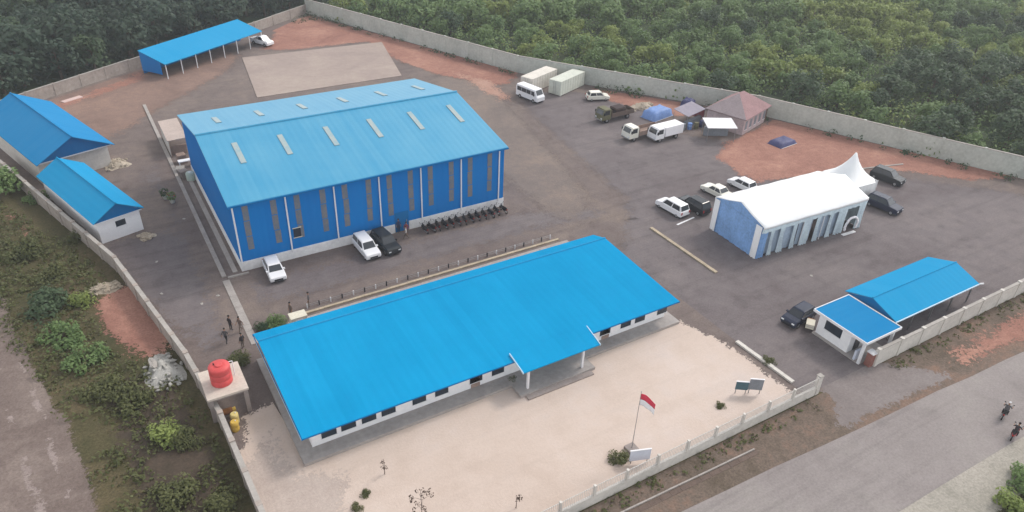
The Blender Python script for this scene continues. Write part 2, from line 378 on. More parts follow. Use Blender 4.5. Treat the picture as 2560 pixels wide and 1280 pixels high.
patch('red_soil_strip', [(31,146),(37,158.5),(48.3,168.6),(71.5,113),(64,107),(56,119),(52.5,130),(52,143),(38,143.5)], .020, 'redsoil', 2.5, .7, hard=(1,2))
patch('tan_soil_strip', [(45,93),(46,100),(52,117),(57,124),(66,112),(63,98),(58,75),(56,66),(49,60),(44,66),(44.5,80)], .017, 'tansoil', 2.5, .5)
patch('pink_soil', [(58,121),(54.5,128),(56,131),(66,113),(65,104),(61,97.5),(59,104)], .021, 'pinksoil', 1.5, .5)
patch('red_soil_plot', [(76.5,70),(84,74),(97,77),(113.5,43),(105,46),(96,55),(86,57),(76,60)], .022, 'redsoil', 2, .6, hard=(2,))
patch('red_soil_bay', [(75,98),(78,102.5),(92,84.5),(84,82),(78,91)], .022, 'redsoil', 1.5, .4, hard=(1,))
patch('tan_soil_corner', [(-14,116),(-10,131),(12,145.5),(28,154),(30,144),(24,134),(14,124),(3,112)], .016, 'pinktan', 3, .7, hard=(1,2))
patch('red_soil_margin', [(-8,130.5),(12.5,145.5),(15,143),(8,136),(-4,128)], .020, 'redsoil', 2, .7)
patch('forecourt', [(4.1,FY+.15),(3.55,46),(4.2,49.5),(7.4,50.5),(8.1,42),(47,42),(48.6,37),(49.0,FY+.15)], .024, 'forecourt', 2, .1, hard=(0,3,4,7))
patch('forecourt_margin', [(4.1,FY+.2),(3.6,45),(4.5,48.8),(7.4,49.8),(7.9,42),(10.5,40.5),(16,40.9),(26,40.8),(12,38.5),(8.8,34.5),(6.3,FY+.2)], .030, 'dustysand', 1.5, .3, hard=(0,))
patch('driveway', [(49.9,29.5),(49.9,26.5),(46,23.0),(66,22),(61,26.5),(58,29.5)], .010, 'drive', 1.2, .25)
# outside: road, verges, track
patch('road', [(-60,12.5),(-60,24.2),(30,23.8),(75,21.6),(180,12),(180,2),(75,15.0),(45,15.7)], .012, 'road', 5, .12)
patch('roadside_verge', [(3.9,27.4),(120,27.4),(180,22),(180,12),(75,21.6),(30,23.8),(-60,24.2),(-60,27.4)], .006, 'verge', 4)
patch('red_verge', [(50,24.4),(44,24.0),(43.5,26.1),(49.5,26.2)], .016, 'redsoil', 1, .2)
patch('red_bank', [(62,23.0),(66,26.6),(90,26.4),(96,21),(76,21.7)], .016, 'redsoil', 1.5, .3)
patch('pale_shoulder', [(-60,9.0),(-60,12.7),(45,15.8),(75,15.1),(180,2.1),(180,-2),(75,11.3),(45,11.8)], .009, 'palepath', 3, .25, hard=(0,1,2,3,4))
patch('dirt_track', [(-30,104),(-16,92)]+[tuple(G(*q)[:2]) for q in ((0,690),(45,800),(95,900),(150,1000),(205,1100),(245,1200),(272,1290))]+[(-4,30),(-4,25),(-11.5,25),(-12,35),(-13,45),(-15,55),(-18,64),(-34,84)], .010, 'track', 2, .3)
patch('wheel_rut', [(-13.2,68),(-12.0,68),(-11.2,58),(-9.9,50),(-8.7,43),(-7.8,34),(-9.2,34),(-10.2,43),(-11.2,50)], .016, 'ruts', .8, .1)
patch('outer_wheel_rut', [(-11.4,68),(-10.6,68),(-9.0,58),(-8.2,51),(-7.0,43),(-6.2,34),(-7.3,34),(-8.1,43),(-9.2,50)], .016, 'ruts', .8, .1)
patch('red_soil_bank', [(-5.2,73),(-1.1,75),(2.0,61.5),(1.2,58.5),(-2.6,60.5),(-4.8,66)], .016, 'redsoil', 1, .3, hard=(1,))
patch('shaded_soil', [(-5.5,58),(-2.5,60),(1.6,57),(2.9,47),(3.4,36),(3.6,FY),(-2.5,FY),(-4.2,40),(-5.2,47)], .008, 'brownsoil', 1.5, .4)
patch('red_soil_wall_foot', [(-1.4,75.5),(-.2,74),(1.9,60),(.8,58),(-.6,64),(-2.6,72)], .018, 'redsoil', 1, .3, hard=(1,))
patch('red_soil_bare', [(-10,88),(-7,88),(-9.5,96),(-12.5,97)], .014, 'redsoil', 1, .3)
patch('forest_floor', [(-80,95),(-24,124.5),(-11.5,131.8),(12.5,147.5),(34.5,160.5),(48.6,170.6),(71.4,115),(97,79.6),(113.6,44.2),(121,27.4),(181,22),(320,60),(320,320),(-80,320)], .005, 'forestfloor', 14)
# concrete slab behind the warehouse
sl = MB(); sl.prism([(24.9,121.7),(50.8,121.7),(55.4,142.4),(27.8,143.7)], .0, .09)
o = sl.build('concrete_slab', 'slab'); o['kind'] = 'structure'
# kerbs
def kerb(name, pts, w, h, m, label=None):
    b = MB()
    for (x0,y0),(x1,y1) in zip(pts, pts[1:]):
        L = math.hypot(x1-x0,y1-y0); n = max(1,int(L/1.0)); ux,uy = (x1-x0)/L,(y1-y0)/L; px,py = -uy*w/2, ux*w/2
        for i in range(n):
            a0, a1 = L*i/n+.01, L*(i+1)/n-.01
            b.prism([(x0+ux*a0-px,y0+uy*a0-py),(x0+ux*a1-px,y0+uy*a1-py),(x0+ux*a1+px,y0+uy*a1+py),(x0+ux*a0+px,y0+uy*a0+py)], .0, h+random.uniform(-.01,.01))
    o = b.build(name, m); o['kind'] = 'structure'; return o
kerb('lane_kerb', [(8.2,126),(8.2,96),(8.2,70.6)], .45, .14, 'curb')
kerb('lane_kerb', [(8.2,69.9),(8.2,58)], .7, .06, 'curb')
kerb('apron_kerb', [(8.5,70.25),(10.7,70.25)], .25, .15, 'curb')
kerb('warehouse_apron', [(9.45,71),(9.45,98)], .5, .10, 'curb')
kerb('yellow_kerb', [(55.8,57.6),(55.9,46.4)], .4, .16, 'curbyellow')
kerb('yellow_kerb', [(13.6,60.4),(44.2,60.6)], .3, .15, 'curbyellow')
kerb('office_back_path', [(11,58.6),(45,58.8)], 2.4, .07, 'curb')
kerb('drive_kerb', [(48.95,36.4),(49.2,29.6)], .4, .2, 'wallpale')
kerb('parking_line', [(58.2,56.6),(62.5,57.2)], .25, .02, 'white')
kerb('plot_kerb', [(91.5,57.4),(101.5,54.9)], .25, .14, 'curb')
d0, d1 = G(1575,1280), G(1890,1128)
dv = (d1-d0)
kerb('drain_edge', [(d0.x-dv.x*1.2,d0.y-dv.y*1.2+.25),(d1.x,d1.y+.2)], .12, .12, 'curb')
kerb('drain_bed', [(d0.x-dv.x*1.2,d0.y-dv.y*1.2-.2),(d1.x,d1.y-.12)], .42, .03, 'brownbed')
# ------------------------------------------------------------------ perimeter walls
def wall(label, pts, h, m, post_step=4.0, thick=.22, postm=None, hs=None, cap='coping'):
    t = thing('perimeter_wall', label, 'wall', (pts[0][0], pts[0][1], 0))
    ox, oy = pts[0]; b = MB(); c = MB()
    for i in range(len(pts)-1):
        (x0,y0),(x1,y1) = pts[i], pts[i+1]; L = math.hypot(x1-x0,y1-y0); ux,uy = (x1-x0)/L,(y1-y0)/L; nx,ny = -uy,ux
        n = max(1, round(L/post_step)); w = thick/2
        for k in range(n):
            a0, a1 = L*k/n, L*(k+1)/n; hh = h+random.uniform(-.05,.05)
            q = lambda a, s: (x0-ox+ux*a+nx*s, y0-oy+uy*a+ny*s)
            b.prism([q(a0,-w),q(a1,-w),q(a1,w),q(a0,w)], -.05, hh)
            c.prism([q(a0+.02,-w-.05),q(a1-.02,-w-.05),q(a1-.02,w+.05),q(a0+.02,w+.05)], hh+.002, hh+.09)
            p = MB(); px, py = q(a0, 0); e = w+.07
            p.prism([(px-ux*e-nx*e,py-uy*e-ny*e),(px+ux*e-nx*e,py+uy*e-ny*e),(px+ux*e+nx*e,py+uy*e+ny*e),(px-ux*e+nx*e,py-uy*e+ny*e)], -.05, h+.16)
            p.build('post', postm or m, t)
    b.build('panel', m, t); c.build('coping', cap, t)
    return t
wall('long weathered grey wall running along the far edge of the compound against the wood', WALL_FAR, 3.1, 'wallgrey', 6.0)
wall('pinkish grey wall behind the long narrow blue shed at the upper left edge', WALL_BACKL, 1.9, 'wallpink', 5.0)
wall('weathered pinkish wall bending down the left side beside the grassy bank', WALL_LEFT[1:], 1.7, 'wallpink', 3.6, thick=.3)
def fence(label, x0, x1, y, base, top, step):
    t = thing('front_fence', label, 'fence', (x0, y, 0)); n = round((x1-x0)/step); st = (x1-x0)/n
    b = MB(); b.box(0,-.09,-.05,x1-x0,.09,base); b.build('base_wall', 'wallpale', t)
    for k in range(n+1):
        q = MB(); q.box(k*st-.09,-.11,base-.2 if k else -.05,k*st+.09,.11,top+.08); q.build('post', 'wallpale', t)
    for k in range(n):
        q = MB(); a, c = k*st+.1, (k+1)*st-.1
        for z in (base+.12, top-.05): q.box(a,-.02,z,c,.02,z+.04)
        m_ = int((c-a)/.16)
        for i in range(m_+1): q.box(a+(c-a)*i/m_-.016,-.012,base+.02,a+(c-a)*i/m_+.016,.012,top+.04)
        q.build('bar_panel', 'fencepaint', t)
    return t
M['fencepaint'] = mat('pale fence paint', A(.62,.60,.57), .6, .15, 1)
fence('pale front fence of slim bars on a low wall along the sandy forecourt', 3.9, 49.6, FY, .95, 1.95, 3.0)
wall('pale front wall right of the gatehouse above the red earth verge', [(58.0,FY),(119,FY)], 1.9, 'wallpale', 3.4)
# ------------------------------------------------------------------ buildings
def gable(b, x0, x1, y0, y1, ze, zr, yr=None, th=.12, m=0, axis='x'):
    """double pitched sheet roof with thickness, ridge along x (or along y)"""
    yr = (y0+y1)/2 if yr is None else yr
    def P(x,y,z): return (x,y,z) if axis == 'x' else (y,x,z)
    for (ya,za,yb,zb) in ((y0,ze,yr,zr),(yr,zr,y1,ze)):
        bt = [P(x0,ya,za-th),P(x1,ya,za-th),P(x1,yb,zb-th),P(x0,yb,zb-th)]; tp = [P(x0,ya,za),P(x1,ya,za),P(x1,yb,zb),P(x0,yb,zb)]
        if axis != 'x': bt = bt[::-1]; tp = tp[::-1]
        b.hexa(bt, tp, m)
    return b
# --- warehouse
WX0,WX1,WY0,WY1,WE,WR = 9.83,42.88,70.55,97.98,8.13,10.6
WYM = (WY0+WY1)/2
t = thing('warehouse', 'large blue gabled warehouse with faded roof skylights and white downpipes', 'warehouse', (WX0,WY0,0))
def L(p): return (p[0]-WX0, p[1]-WY0, p[2])
W, D = WX1-WX0, WY1-WY0
b = gable(MB(), 0, W, 0, D, WE, WR, th=.14)
roof = b.build('roof', 'roofW', t)
rc = MB(); rc.tube([(0,D/2,WR+.02),(W,D/2,WR+.02)], .16, 6); rc.build('ridge_cap', 'roofW', roof)
def wslope(x, y):  # height of the roof above a plan point
    return WE+(WR-WE)*(y/(D/2) if y < D/2 else (D-y)/(D/2))
sk = [onY(603,398,0) if False else G(px,py,9.3) for px,py in ((603,398),(718,376),(834,355),(941,332),(1042,312),(1141,294))]
for k, p in enumerate(sk):
    x = p.x-WX0
    for y0, y1 in ((6.8,10.9),(D-9.0,D-5.5)):
        q = MB(); w = .3
        zz = lambda y: wslope(x,y)+.02
        q.hexa([(x-w,y0,zz(y0)),(x+w,y0,zz(y0)),(x+w,y1,zz(y1)),(x-w,y1,zz(y1))], [(x-w,y0,zz(y0)+.06),(x+w,y0,zz(y0)+.06),(x+w,y1,zz(y1)+.06),(x-w,y1,zz(y1)+.06)])
        q.build('skylight', 'skylight', roof)
i = .35; PL = 1.15
b = MB(); b.box(i, i, PL, W-i, i+.2, WE-.16); wl = b.build('wall', 'wallblue', t)
b = MB(); b.box(i, D-i-.2, PL, W-i, D-i, WE-.16); b.build('wall', 'wallblue', t)
M['endwall'] = sheetmat('blue end wall cladding', A(.012,.14,.40), A(.03,.18,.44), 1, rough=.5)
for x in (i, W-i-.2):
    b = MB()
    b.add([(x,i+.201,PL),(x,D-i-.201,PL),(x,D-i-.201,WE-.16),(x,D/2,WR-.17),(x,i+.201,WE-.16),(x+.2,i+.201,PL),(x+.2,D-i-.201,PL),(x+.2,D-i-.201,WE-.16),(x+.2,D/2,WR-.17),(x+.2,i+.201,WE-.16)],
          [(0,1,2,3,4)[::-1],(5,6,7,8,9),(0,1,6,5),(1,2,7,6),(2,3,8,7),(3,4,9,8),(4,0,5,9)])
    b.build('gable_wall', 'endwall', t)

dx = onY(1008,565,WY0).x-WX0
b = MB(); e = i-.06
b.box(e, e, 0, dx-.9, e+.3, PL-.002); b.box(dx+.9, e, 0, W-e, e+.3, PL-.002); b.box(e, D-e-.3, 0, W-e, D-e, PL-.002)
b.box(e, e+.301, 0, e+.3, D-e-.301, PL-.002); b.box(W-e-.3, e+.301, 0, W-e, D-e-.301, PL-.002)
b.build('plinth', 'plinth', t)
b = MB(); b.box(dx-.85, i-.05, .05, dx+.85, i-.005, 2.6); dr = b.build('door', 'gableblue', t)
b = MB(); b.box(dx+.55, i-.1, 1.2, dx+.62, i-.052, 1.5); b.build('handle', 'metal', dr)
dpx = [(592,590),(722,567),(840,536),(950,508),(1053,490),(1152,465),(1246,440)]
for k, (px,py) in enumerate(dpx):
    x = onY(px,py,WY0+i).x-WX0
    q = MB(); q.tube([(x,i-.12,WE-.2),(x,i-.12,.9)], .085, 8); q.build('downpipe', 'white', t)
    for sx in (-1.25, 1.25):
        if 0.8 < x+sx < W-.8:
            q = MB(); zt = WE-.5; zb = 2.1+random.uniform(-.3,.5)
            
            for z0_, z1_ in ((zt-1.7, zt), (zt-3.55, zt-1.8), (max(zb,zt-5.2), zt-3.65)):
                e_ = random.uniform(-.04,.04); q.box(x+sx-.31+e_, i-.035, z0_, x+sx+.31+e_, i-.004, z1_)
            q.build('wall_light_panel', 'lightpanel', t)
x = onY(742,560,WY0).x-WX0
b = MB(); b.box(x-.4, i-.06, 2.6, x+.4, i-.037, 3.7); w_ = b.build('window', 'glass', t)
b = MB(); b.box(x-.48, i-.085, 2.52, x+.48, i-.037, 2.598); b.build('sill', 'cream', w_)
b = MB(); b.box(x-.48, i-.085, 3.702, x+.48, i-.037, 3.78); b.build('lintel', 'cream', w_)
b = MB(); b.box(0,-.14,WE-.2,W,-.005,WE-.06); b.build('gutter', 'gableblue', t)
# --- office
OX0,OX1,OY0,OY1,OE,OR,OYR = 7.87,45.62,41.56,55.99,2.74,3.42,53.9
t = thing('office_building', 'long low office with bright blue roof and white windowed front facing the sandy forecourt', 'office', (OX0,OY0,0))
W, D = OX1-OX0, OY1-OY0
b = gable(MB(), 0, W, 0, D, OE, OR, OYR-OY0, th=.1); roof = b.build('roof', 'roofO', t)
b = MB(); b.tube([(0,OYR-OY0,OR+.02),(W,OYR-OY0,OR+.02)], .1, 6); b.build('ridge_cap', 'roofS', roof)
b = MB(); b.box(-.03,-.05,OE-.11,W+.03,-.004,OE-.02); b.box(-.06,0,OE-.2,-.004,D,OE-.02); b.box(W+.004,0,OE-.2,W+.06,D,OE-.02); b.build('fascia', 'gableblue', t)
px0, px1, pyf = 26.6-OX0, 34.7-OX0, 39.95-OY0          # portico
TZ = .32
b = MB(); b.prism([(-.2,-.25),(px0-.3,-.25),(px0-.3,pyf-.2),(px1-.4,pyf-.2),(px1-.4,-.25),(W+.3,-.25),(W+.3,D-.6),(-.2,D-.6)], 0, TZ)
b.build('terrace', ['tile'], t)
b = MB(); b.prism([(px0+.2,pyf-.75),(px1-.9,pyf-.75),(px1-.9,pyf-.204),(px0+.2,pyf-.204)], 0, .16); b.build('step', 'concrete', t)
wy = 1.14
b = MB(); x0, x1 = .9, W-.6
b.ring(x0, wy, x1, D-.8, .2, TZ+.002, OE-.12)
wl = b.build('wall', 'whitewall', t)
wins = [(822,1080),(871,1062),(922,1042),(971,1024),(1048,997),(1104,972),(1190,943),(1245,920),(1380,880),(1440,860),(1512,835),(1565,806),(1600,796),(1655,776)]
for px,py in wins:
    x = onY(px,py,OY0+wy).x-OX0
    q = MB(); q.box(x-.62, wy-.03, .86, x+.62, wy-.004, OE-.24); w_ = q.build('window', 'glass', t)
    q = MB(); q.box(x-.7, wy-.055, .80, x+.7, wy-.004, .858); q.build('sill', 'white', w_)
for x in (px0-3.2, px1+2.9):
    q = MB(); q.box(x-.45, wy-.03, TZ, x+.45, wy-.004, 2.35); d_ = q.build('door', 'wood', t)
    q = MB(); q.tube([(x+.35,wy-.06,1.25),(x+.35,wy-.06,1.4)], .025, 6); q.build('handle', 'metal', d_)
b = MB(); b.hexa([(px0,pyf,OE-.16),(px1,pyf,OE-.16),(px1+.25,.9,OE+.13),(px0+.1,.9,OE+.13)], [(px0,pyf,OE-.06),(px1,pyf,OE-.06),(px1+.25,.9,OE+.24),(px0+.1,.9,OE+.24)])
pr = b.build('portico_roof', 'roofO', t)
for x, dxx in ((px0-.06,.1),(px1+.02,.25)):
    b = MB(); b.hexa([(x-.02,pyf-.03,OE-.17),(x+.05,pyf-.03,OE-.17),(x+.05+dxx,.9,OE+.12),(x-.02+dxx,.9,OE+.12)], [(x-.02,pyf-.03,OE),(x+.05,pyf-.03,OE),(x+.05+dxx,.9,OE+.28),(x-.02+dxx,.9,OE+.28)]); b.build('barge_board', 'trim', pr)
for x in (px0+.75, px1-1.5):
    q = MB(); q.box(x-.1,pyf+.4-.1,TZ,x+.1,pyf+.4+.1,OE-.18); q.build('column', 'white', t)
b = MB(); b.box(-.09,.02,OE-.16,-.062,D-.3,OE-.05); b.build('gutter', 'trim', t)
# --- tent hall and pagoda tent
tp = G(1890,650)
t = thing('event_tent', 'long white event tent with pale blue side wall and draped open front', 'tent', (62.0,46.4,0), math.radians(-2.5))
TW, TD, TE, TR = 17.3, 7.8, 4.3, 5.6
b = MB(); n = 30; vs = []; fs = []
prof = [(-.17,TE-.32),(-.15,TE),(TD*.25,(TE+TR)/2-.05),(TD/2-.15,TR-.06),(TD/2,TR),(TD/2+.15,TR-.06),(TD*.75,(TE+TR)/2-.05),(TD+.15,TE),(TD+.17,TE-.32)]
for i in range(n+1):
    sag = .05*math.sin(i/n*PI*5)**2
    vs += [(TW*i/n, y, z-sag) for y, z in prof]
k = len(prof)
for i in range(n): fs += [(i*k+q, (i+1)*k+q, (i+1)*k+q+1, i*k+q+1) for q in range(k-1)]
b.add(vs, fs, 0, True)
so = b.build('roof', 'tent', t); sm = so.modifiers.new('cloth', 'SOLIDIFY'); sm.thickness = .04
def drape(b, p, q, z0, z1, n=14, amp=.08, m=0, gather=None):
    """pleated hanging cloth between two plan points"""
    p, q = Vector(p), Vector(q); d = q-p; nrm = Vector((-d.y, d.x)).normalized(); vs = []; fs = []
    for i in range(n+1):
        a = p+d*(i/n); s_ = amp*math.sin(i*2.1)+random.uniform(-amp,amp)*.4
        for k in range(5):
            z = z0+(z1-z0)*k/4; f = 1
            if gather: f = 1-gather*math.sin(PI*(k/4))*.8
            c = p+(a-p)*f
            vs.append((c.x+nrm.x*s_*(1.2-k/4), c.y+nrm.y*s_*(1.2-k/4), z))
    for i in range(n):
        for k in range(4): fs.append((i*5+k,(i+1)*5+k,(i+1)*5+k+1,i*5+k+1))
    return b.add(vs, fs, m, True)
b = MB(); drape(b, (-.02,TD), (-.02,.0), .05, TE-.05, 24, .07); b.add([(0,0,TE-.05),(0,TD,TE-.05),(0,TD/2,TR-.06)], [(0,2,1)])
b.build('side_wall', 'tentblue', t)
b = MB(); drape(b, (0,TD), (TW,TD), .05, TE-.05, 60, .06); drape(b, (TW,0), (TW,TD), .05, TE-.05, 24, .06); b.build('back_wall', 'drape', t)
for x, w in ((.6,3.2),(3.9,2.4),(6.4,2.4),(9.9,1.7),(11.7,2.0)):
    b = MB(); drape(b, (x,.35), (x+w,.35), .1, TE-.1, 10, .05); b.build('clear_panel', 'clearpanel', t)
for x, w in ((-.05,1.3),(1.6,.8),(3.1,1.1),(5.2,.9),(6.9,1.3),(9.0,1.0),(11.2,.9),(12.7,1.7),(16.3,1.3)):
    b = MB(); drape(b, (x,.02), (x+w,.02), .06, TE-.05, 10, .09, gather=.45 if w < 1.3 else .1); b.build('curtain', 'drape' if x > 1 else 'tentblue', t)
b = MB(); drape(b, (-.12,TD), (-.12,TD-.9), .06, TE-.02, 8, .07); b.build('curtain', 'tent', t)
b = MB(); drape(b, (-.12,.9), (-.12,-.05), .06, TE-.02, 8, .07); b.build('curtain', 'tent', t)
b = MB(); drape(b, (0,-.06), (TW,-.06), TE-.9, TE-.3, 60, .05); b.build('valance', 'drape', t)
for i in range(6):
    for y in (.12, TD-.12):
        q = MB(); q.tube([(.15+i*(TW-.3)/5,y,0),(.15+i*(TW-.3)/5,y,TE-.1)], .06, 6); q.build('post', 'white', t)
t2 = thing('balloon_arch', 'pale ring shaped balloon arch at the right end of the tent front', 'arch', (62.0+14.9,46.4-1.15,0), math.radians(-2.5))
b = MB()
for k in range(26):
    a = PI*(-.12+1.24*k/25); b.ell((math.cos(a)*1.05, random.uniform(-.05,.05), 1.15+math.sin(a)*1.15), (.15,.15,.15), 8, 5)
b.build('balloons', 'flagwhite', t2)
b = MB(); b.box(-1.1,-.2,0,1.1,.2,.1); b.build('base', 'white', t2)
t = thing('pagoda_tent', 'white peaked pagoda tent standing behind the right end of the long tent', 'tent', (85.3,52.6,0), math.radians(-3))
b = MB(); rings = [(2.75,2.7),(2.2,3.0),(1.6,3.5),(1.05,4.15),(.6,4.9),(.28,5.6),(.1,6.1)]
vs = []; fs = []
for r, z in rings:
    for k in range(16):
        a = 2*PI*k/16+PI/16; q = max(abs(math.cos(a)), abs(math.sin(a))); vs.append((r*math.cos(a)/q, r*math.sin(a)/q, z-.1*math.sin(4*a)**2*(r/2.6)))
for i in range(len(rings)-1):
    for k in range(16): fs.append((i*16+k, i*16+(k+1)%16, (i+1)*16+(k+1)%16, (i+1)*16+k))
fs.append(tuple(range(96,112))); b.add(vs, fs, 0, True); b.build('canopy', 'tent', t)
b = MB(); e = 2.5
for p, q in (((-e,-e),(e,-e)),((e,-e),(e,e)),((e,e),(-e,e)),((-e,e),(-e,-e))): drape(b, p, q, .06, 2.75, 20, .06)
b.build('side_wall', 'tent', t)
for sx in (-1,1):
    for sy in (-1,1):
        q = MB(); q.tube([(sx*2.55,sy*2.55,0),(sx*2.55,sy*2.55,2.75)], .05, 6); q.build('post', 'white', t)
# --- gatehouse
t = thing('gatehouse', 'gatehouse with flat blue roof edged in white beside the gateway', 'gatehouse', (56.35,28.05,0))
W, D, Z = 5.2, 6.1, 2.9
b = MB(); b.box(.08,.08,Z-.14,W-.08,D-.08,Z); rf = b.build('roof', 'roofG', t)
b = MB(); b.box(0,0,Z-.22,W,.076,Z+.06); b.box(0,D-.076,Z-.22,W,D,Z+.06); b.box(0,.078,Z-.22,.076,D-.078,Z+.06); b.box(W-.076,.078,Z-.22,W,D-.078,Z+.06)
b.build('fascia', 'white', rf)
b = MB(); w0, h0 = .75, Z-.16
b.ring(w0,2.0,4.5,5.68,.18,.1,h0)
b.build('wall', 'whitewall', t)
b = MB(); b.box(.4,.3,0,4.8,5.8,.098); b.build('floor', 'tile', t)
b = MB(); b.box(w0-.02,3.0,1.1,w0-.003,4.9,2.2); w_ = b.build('window', 'glass', t)
b = MB(); b.box(w0-.05,2.9,1.02,w0-.003,5.0,1.097); b.build('sill', 'white', w_)
b = MB(); b.box(1.6,1.96,.1,2.5,1.998,2.2); b.build('door', 'glass', t)
b = MB(); b.box(3.0,1.96,1.0,4.1,1.998,2.1); b.build('window', 'glass', t)
for x,y in ((.45,.4),(4.75,.4)):
    q = MB(); q.box(x-.12,y-.12,.1,x+.12,y+.12,h0); q.build('column', 'white', t)
b = MB(); b.box(.5,.9,.1,1.5,1.1,1.15); b.build('counter', 'whiteblue', t)
# --- parking shed by the gate
t = thing('parking_shed', 'open parking shed with bright blue gabled roof behind the gatehouse', 'shed', (62.4,29.2,0))
W, D, ZE, ZR = 14.0, 5.9, 2.5, 3.5
b = gable(MB(), 0, W, 0, D, ZE, ZR, th=.08); rf = b.build('roof', 'roofS', t)
b = MB(); b.tube([(0,D/2,ZR+.01),(W,D/2,ZR+.01)], .08, 6); b.build('ridge_cap', 'roofS', rf)
b = MB(); b.add([(.05,.2,ZE-.08),(.05,D-.2,ZE-.08),(.05,D/2,ZR-.1)], [(0,2,1)]); b.build('gable_panel', 'gableblue', t)
b = MB(); b.add([(W-.05,.2,ZE-.08),(W-.05,D-.2,ZE-.08),(W-.05,D/2,ZR-.1)], [(0,1,2)]); b.build('gable_panel', 'gableblue', t)
for i in range(5):
    for y in (.35, D-.35):
        q = MB(); q.box(.3+i*(W-.6)/4-.07,y-.07,0,.3+i*(W-.6)/4+.07,y+.07,ZE-.1); q.build('post', 'metal', t)
b = MB(); b.box(-.05,-.1,ZE-.14,W+.05,-.004,ZE-.02); b.build('gutter', 'trim', t)
b = MB(); b.tube([(W+.1,-.05,ZE-.05),(W+.5,-.2,ZE-.05)], .09, 8); b.build('gutter_end', 'white', t)
# --- two blue roofed houses on the left
RA = math.radians(17)
def house(name, label, cx, cy, rz, W, D, ze, zr, over, wallm, winx=None, roofm='roofH'):
    t = thing(name, label, 'building', (cx,cy,0), rz)
    b = gable(MB(), -over, D+over*.4, -W/2-.45, W/2+.45, ze, zr, th=.1, axis='y'); rf = b.build('roof', roofm, t)
    b = MB(); b.tube([(0,-over,zr+.02),(0,D+over*.4,zr+.02)], .1, 6); b.build('ridge_cap', roofm, rf)
    b = MB(); h = ze-.13
    b.ring(-W/2,0,W/2,D,.2,0,h); b.build('wall', wallm, t)
    k = (zr-ze)/(W/2+.45)
    for y in (-over*.55, D-.1):
        b = MB()
        ht = lambda x: zr-abs(x)*k-.13
        b.add([(-W/2-.3,y,ze-.14),(W/2+.3,y,ze-.14),(0,y,zr-.13),(-W/2-.3,y+.08,ze-.14),(W/2+.3,y+.08,ze-.14),(0,y+.08,zr-.13)], [(0,1,2),(5,4,3),(0,3,4,1),(1,4,5,2),(2,5,3,0)]); b.build('gable_panel', 'gableblue', t)
    b = MB(); b.box(-W/2-.2,-over*.55-.06,ze-.26,W/2+.2,-over*.55+.1,ze-.142); b.build('lintel', 'white', t)
    if winx is not None:
        for x in winx:
            b = MB(); b.box(x-.55,-.03,1.45,x+.55,-.004,2.15); w_ = b.build('window', 'glass', t)
            b = MB(); b.box(x-.62,-.06,1.37,x+.62,-.004,1.448); b.build('sill', 'white', w_)
    return t
house('store_building', 'blue roofed house with white end wall and one small window', 0.1, 84.3, RA, 4.7, 15.8, 2.9, 4.5, .45, 'whitewall', (0.1,), 'roofS')
house('store_building', 'largest blue gabled building at the left edge, behind the white ended house', -2.9, 103.6, RA, 8.6, 19.0, 3.4, 5.9, 1.6, 'wallpale', None)
# --- long shed by the back wall
t = thing('long_shed', 'long narrow blue lean-to shed roof along the upper left wall', 'shed', (13.6,137.0,0), math.atan2(13.6,20.3))
W, D = 24.2, 6.0
b = MB(); b.hexa([(0,0,2.55),(W,0,2.55),(W,D,4.0),(0,D,4.0)], [(0,0,2.65),(W,0,2.65),(W,D,4.1),(0,D,4.1)]); b.build('roof', 'roofS', t)
b = MB(); b.add([(.05,1.2,.6),(.05,D-.1,.6),(.05,D-.1,3.97),(.05,1.2,2.8),(.12,1.2,.6),(.12,D-.1,.6),(.12,D-.1,3.97),(.12,1.2,2.8)], [(0,3,2,1),(4,5,6,7),(0,1,5,4),(1,2,6,5),(2,3,7,6),(3,0,4,7)]); b.build('end_wall', 'wallblue', t)
b = MB(); b.box(.15,D-.25,0,W-.2,D-.1,3.8); b.build('back_wall', 'gableblue', t)
for i in range(8):
    q = MB(); q.tube([(.2+i*(W-.4)/7,.15,0),(.2+i*(W-.4)/7,.15,2.56)], .08, 6); q.build('post', 'white', t)
# --- brown roofed hut near the far wall
t = thing('hut', 'small hut with faded red brown hipped roof by the far wall', 'hut', (90.6,78.0,0), math.radians(18))
W, D, ZE, ZR = 8.4, 6.4, 2.7, 5.2
b = MB(); x, y = W/2+.4, D/2+.4
c4 = [(-x,-y,ZE),(x,-y,ZE),(x,y,ZE),(-x,y,ZE)]; r2 = [(-.8,0,ZR),(.8,0,ZR)]
b.add(c4+r2, [(0,1,5,4),(1,2,5),(2,3,4,5)], 0); b.add(c4+r2, [(3,0,4)], 1); b.add([(p[0],p[1],p[2]-.08) for p in c4], [(3,2,1,0)]); b.build('roof', ['redbrown','greyroof'], t)
b = MB(); b.box(-W/2,-D/2,0,W/2,D/2,ZE-.1); b.build('wall', 'brick', t)
for k in range(5):
    q = MB(); xx = -W/2+.9+k*1.6; q.box(xx-.35,-D/2-.03,.7,xx+.35,-D/2-.004,2.1); w_ = q.build('window', 'greyboard', t)
    q = MB(); q.box(xx-.45,-D/2-.05,.62,xx+.45,-D/2-.004,.697); q.build('sill', 'white', w_)
b = MB(); b.box(W/2-.6,-D/2-.04,0,W/2-.05,-D/2-.005,2.2); b.build('door', 'brownbed', t)
t = thing('canopy', 'white flat canopy roof on thin posts in front of the brown hut', 'canopy', (83.2,74.6,0), math.radians(-28))
b = MB(); b.hexa([(-2.3,-1.7,2.3),(2.3,-1.7,2.3),(2.3,1.7,2.6),(-2.3,1.7,2.6)], [(-2.3,-1.7,2.38),(2.3,-1.7,2.38),(2.3,1.7,2.68),(-2.3,1.7,2.68)]); b.build('roof', 'white', t)
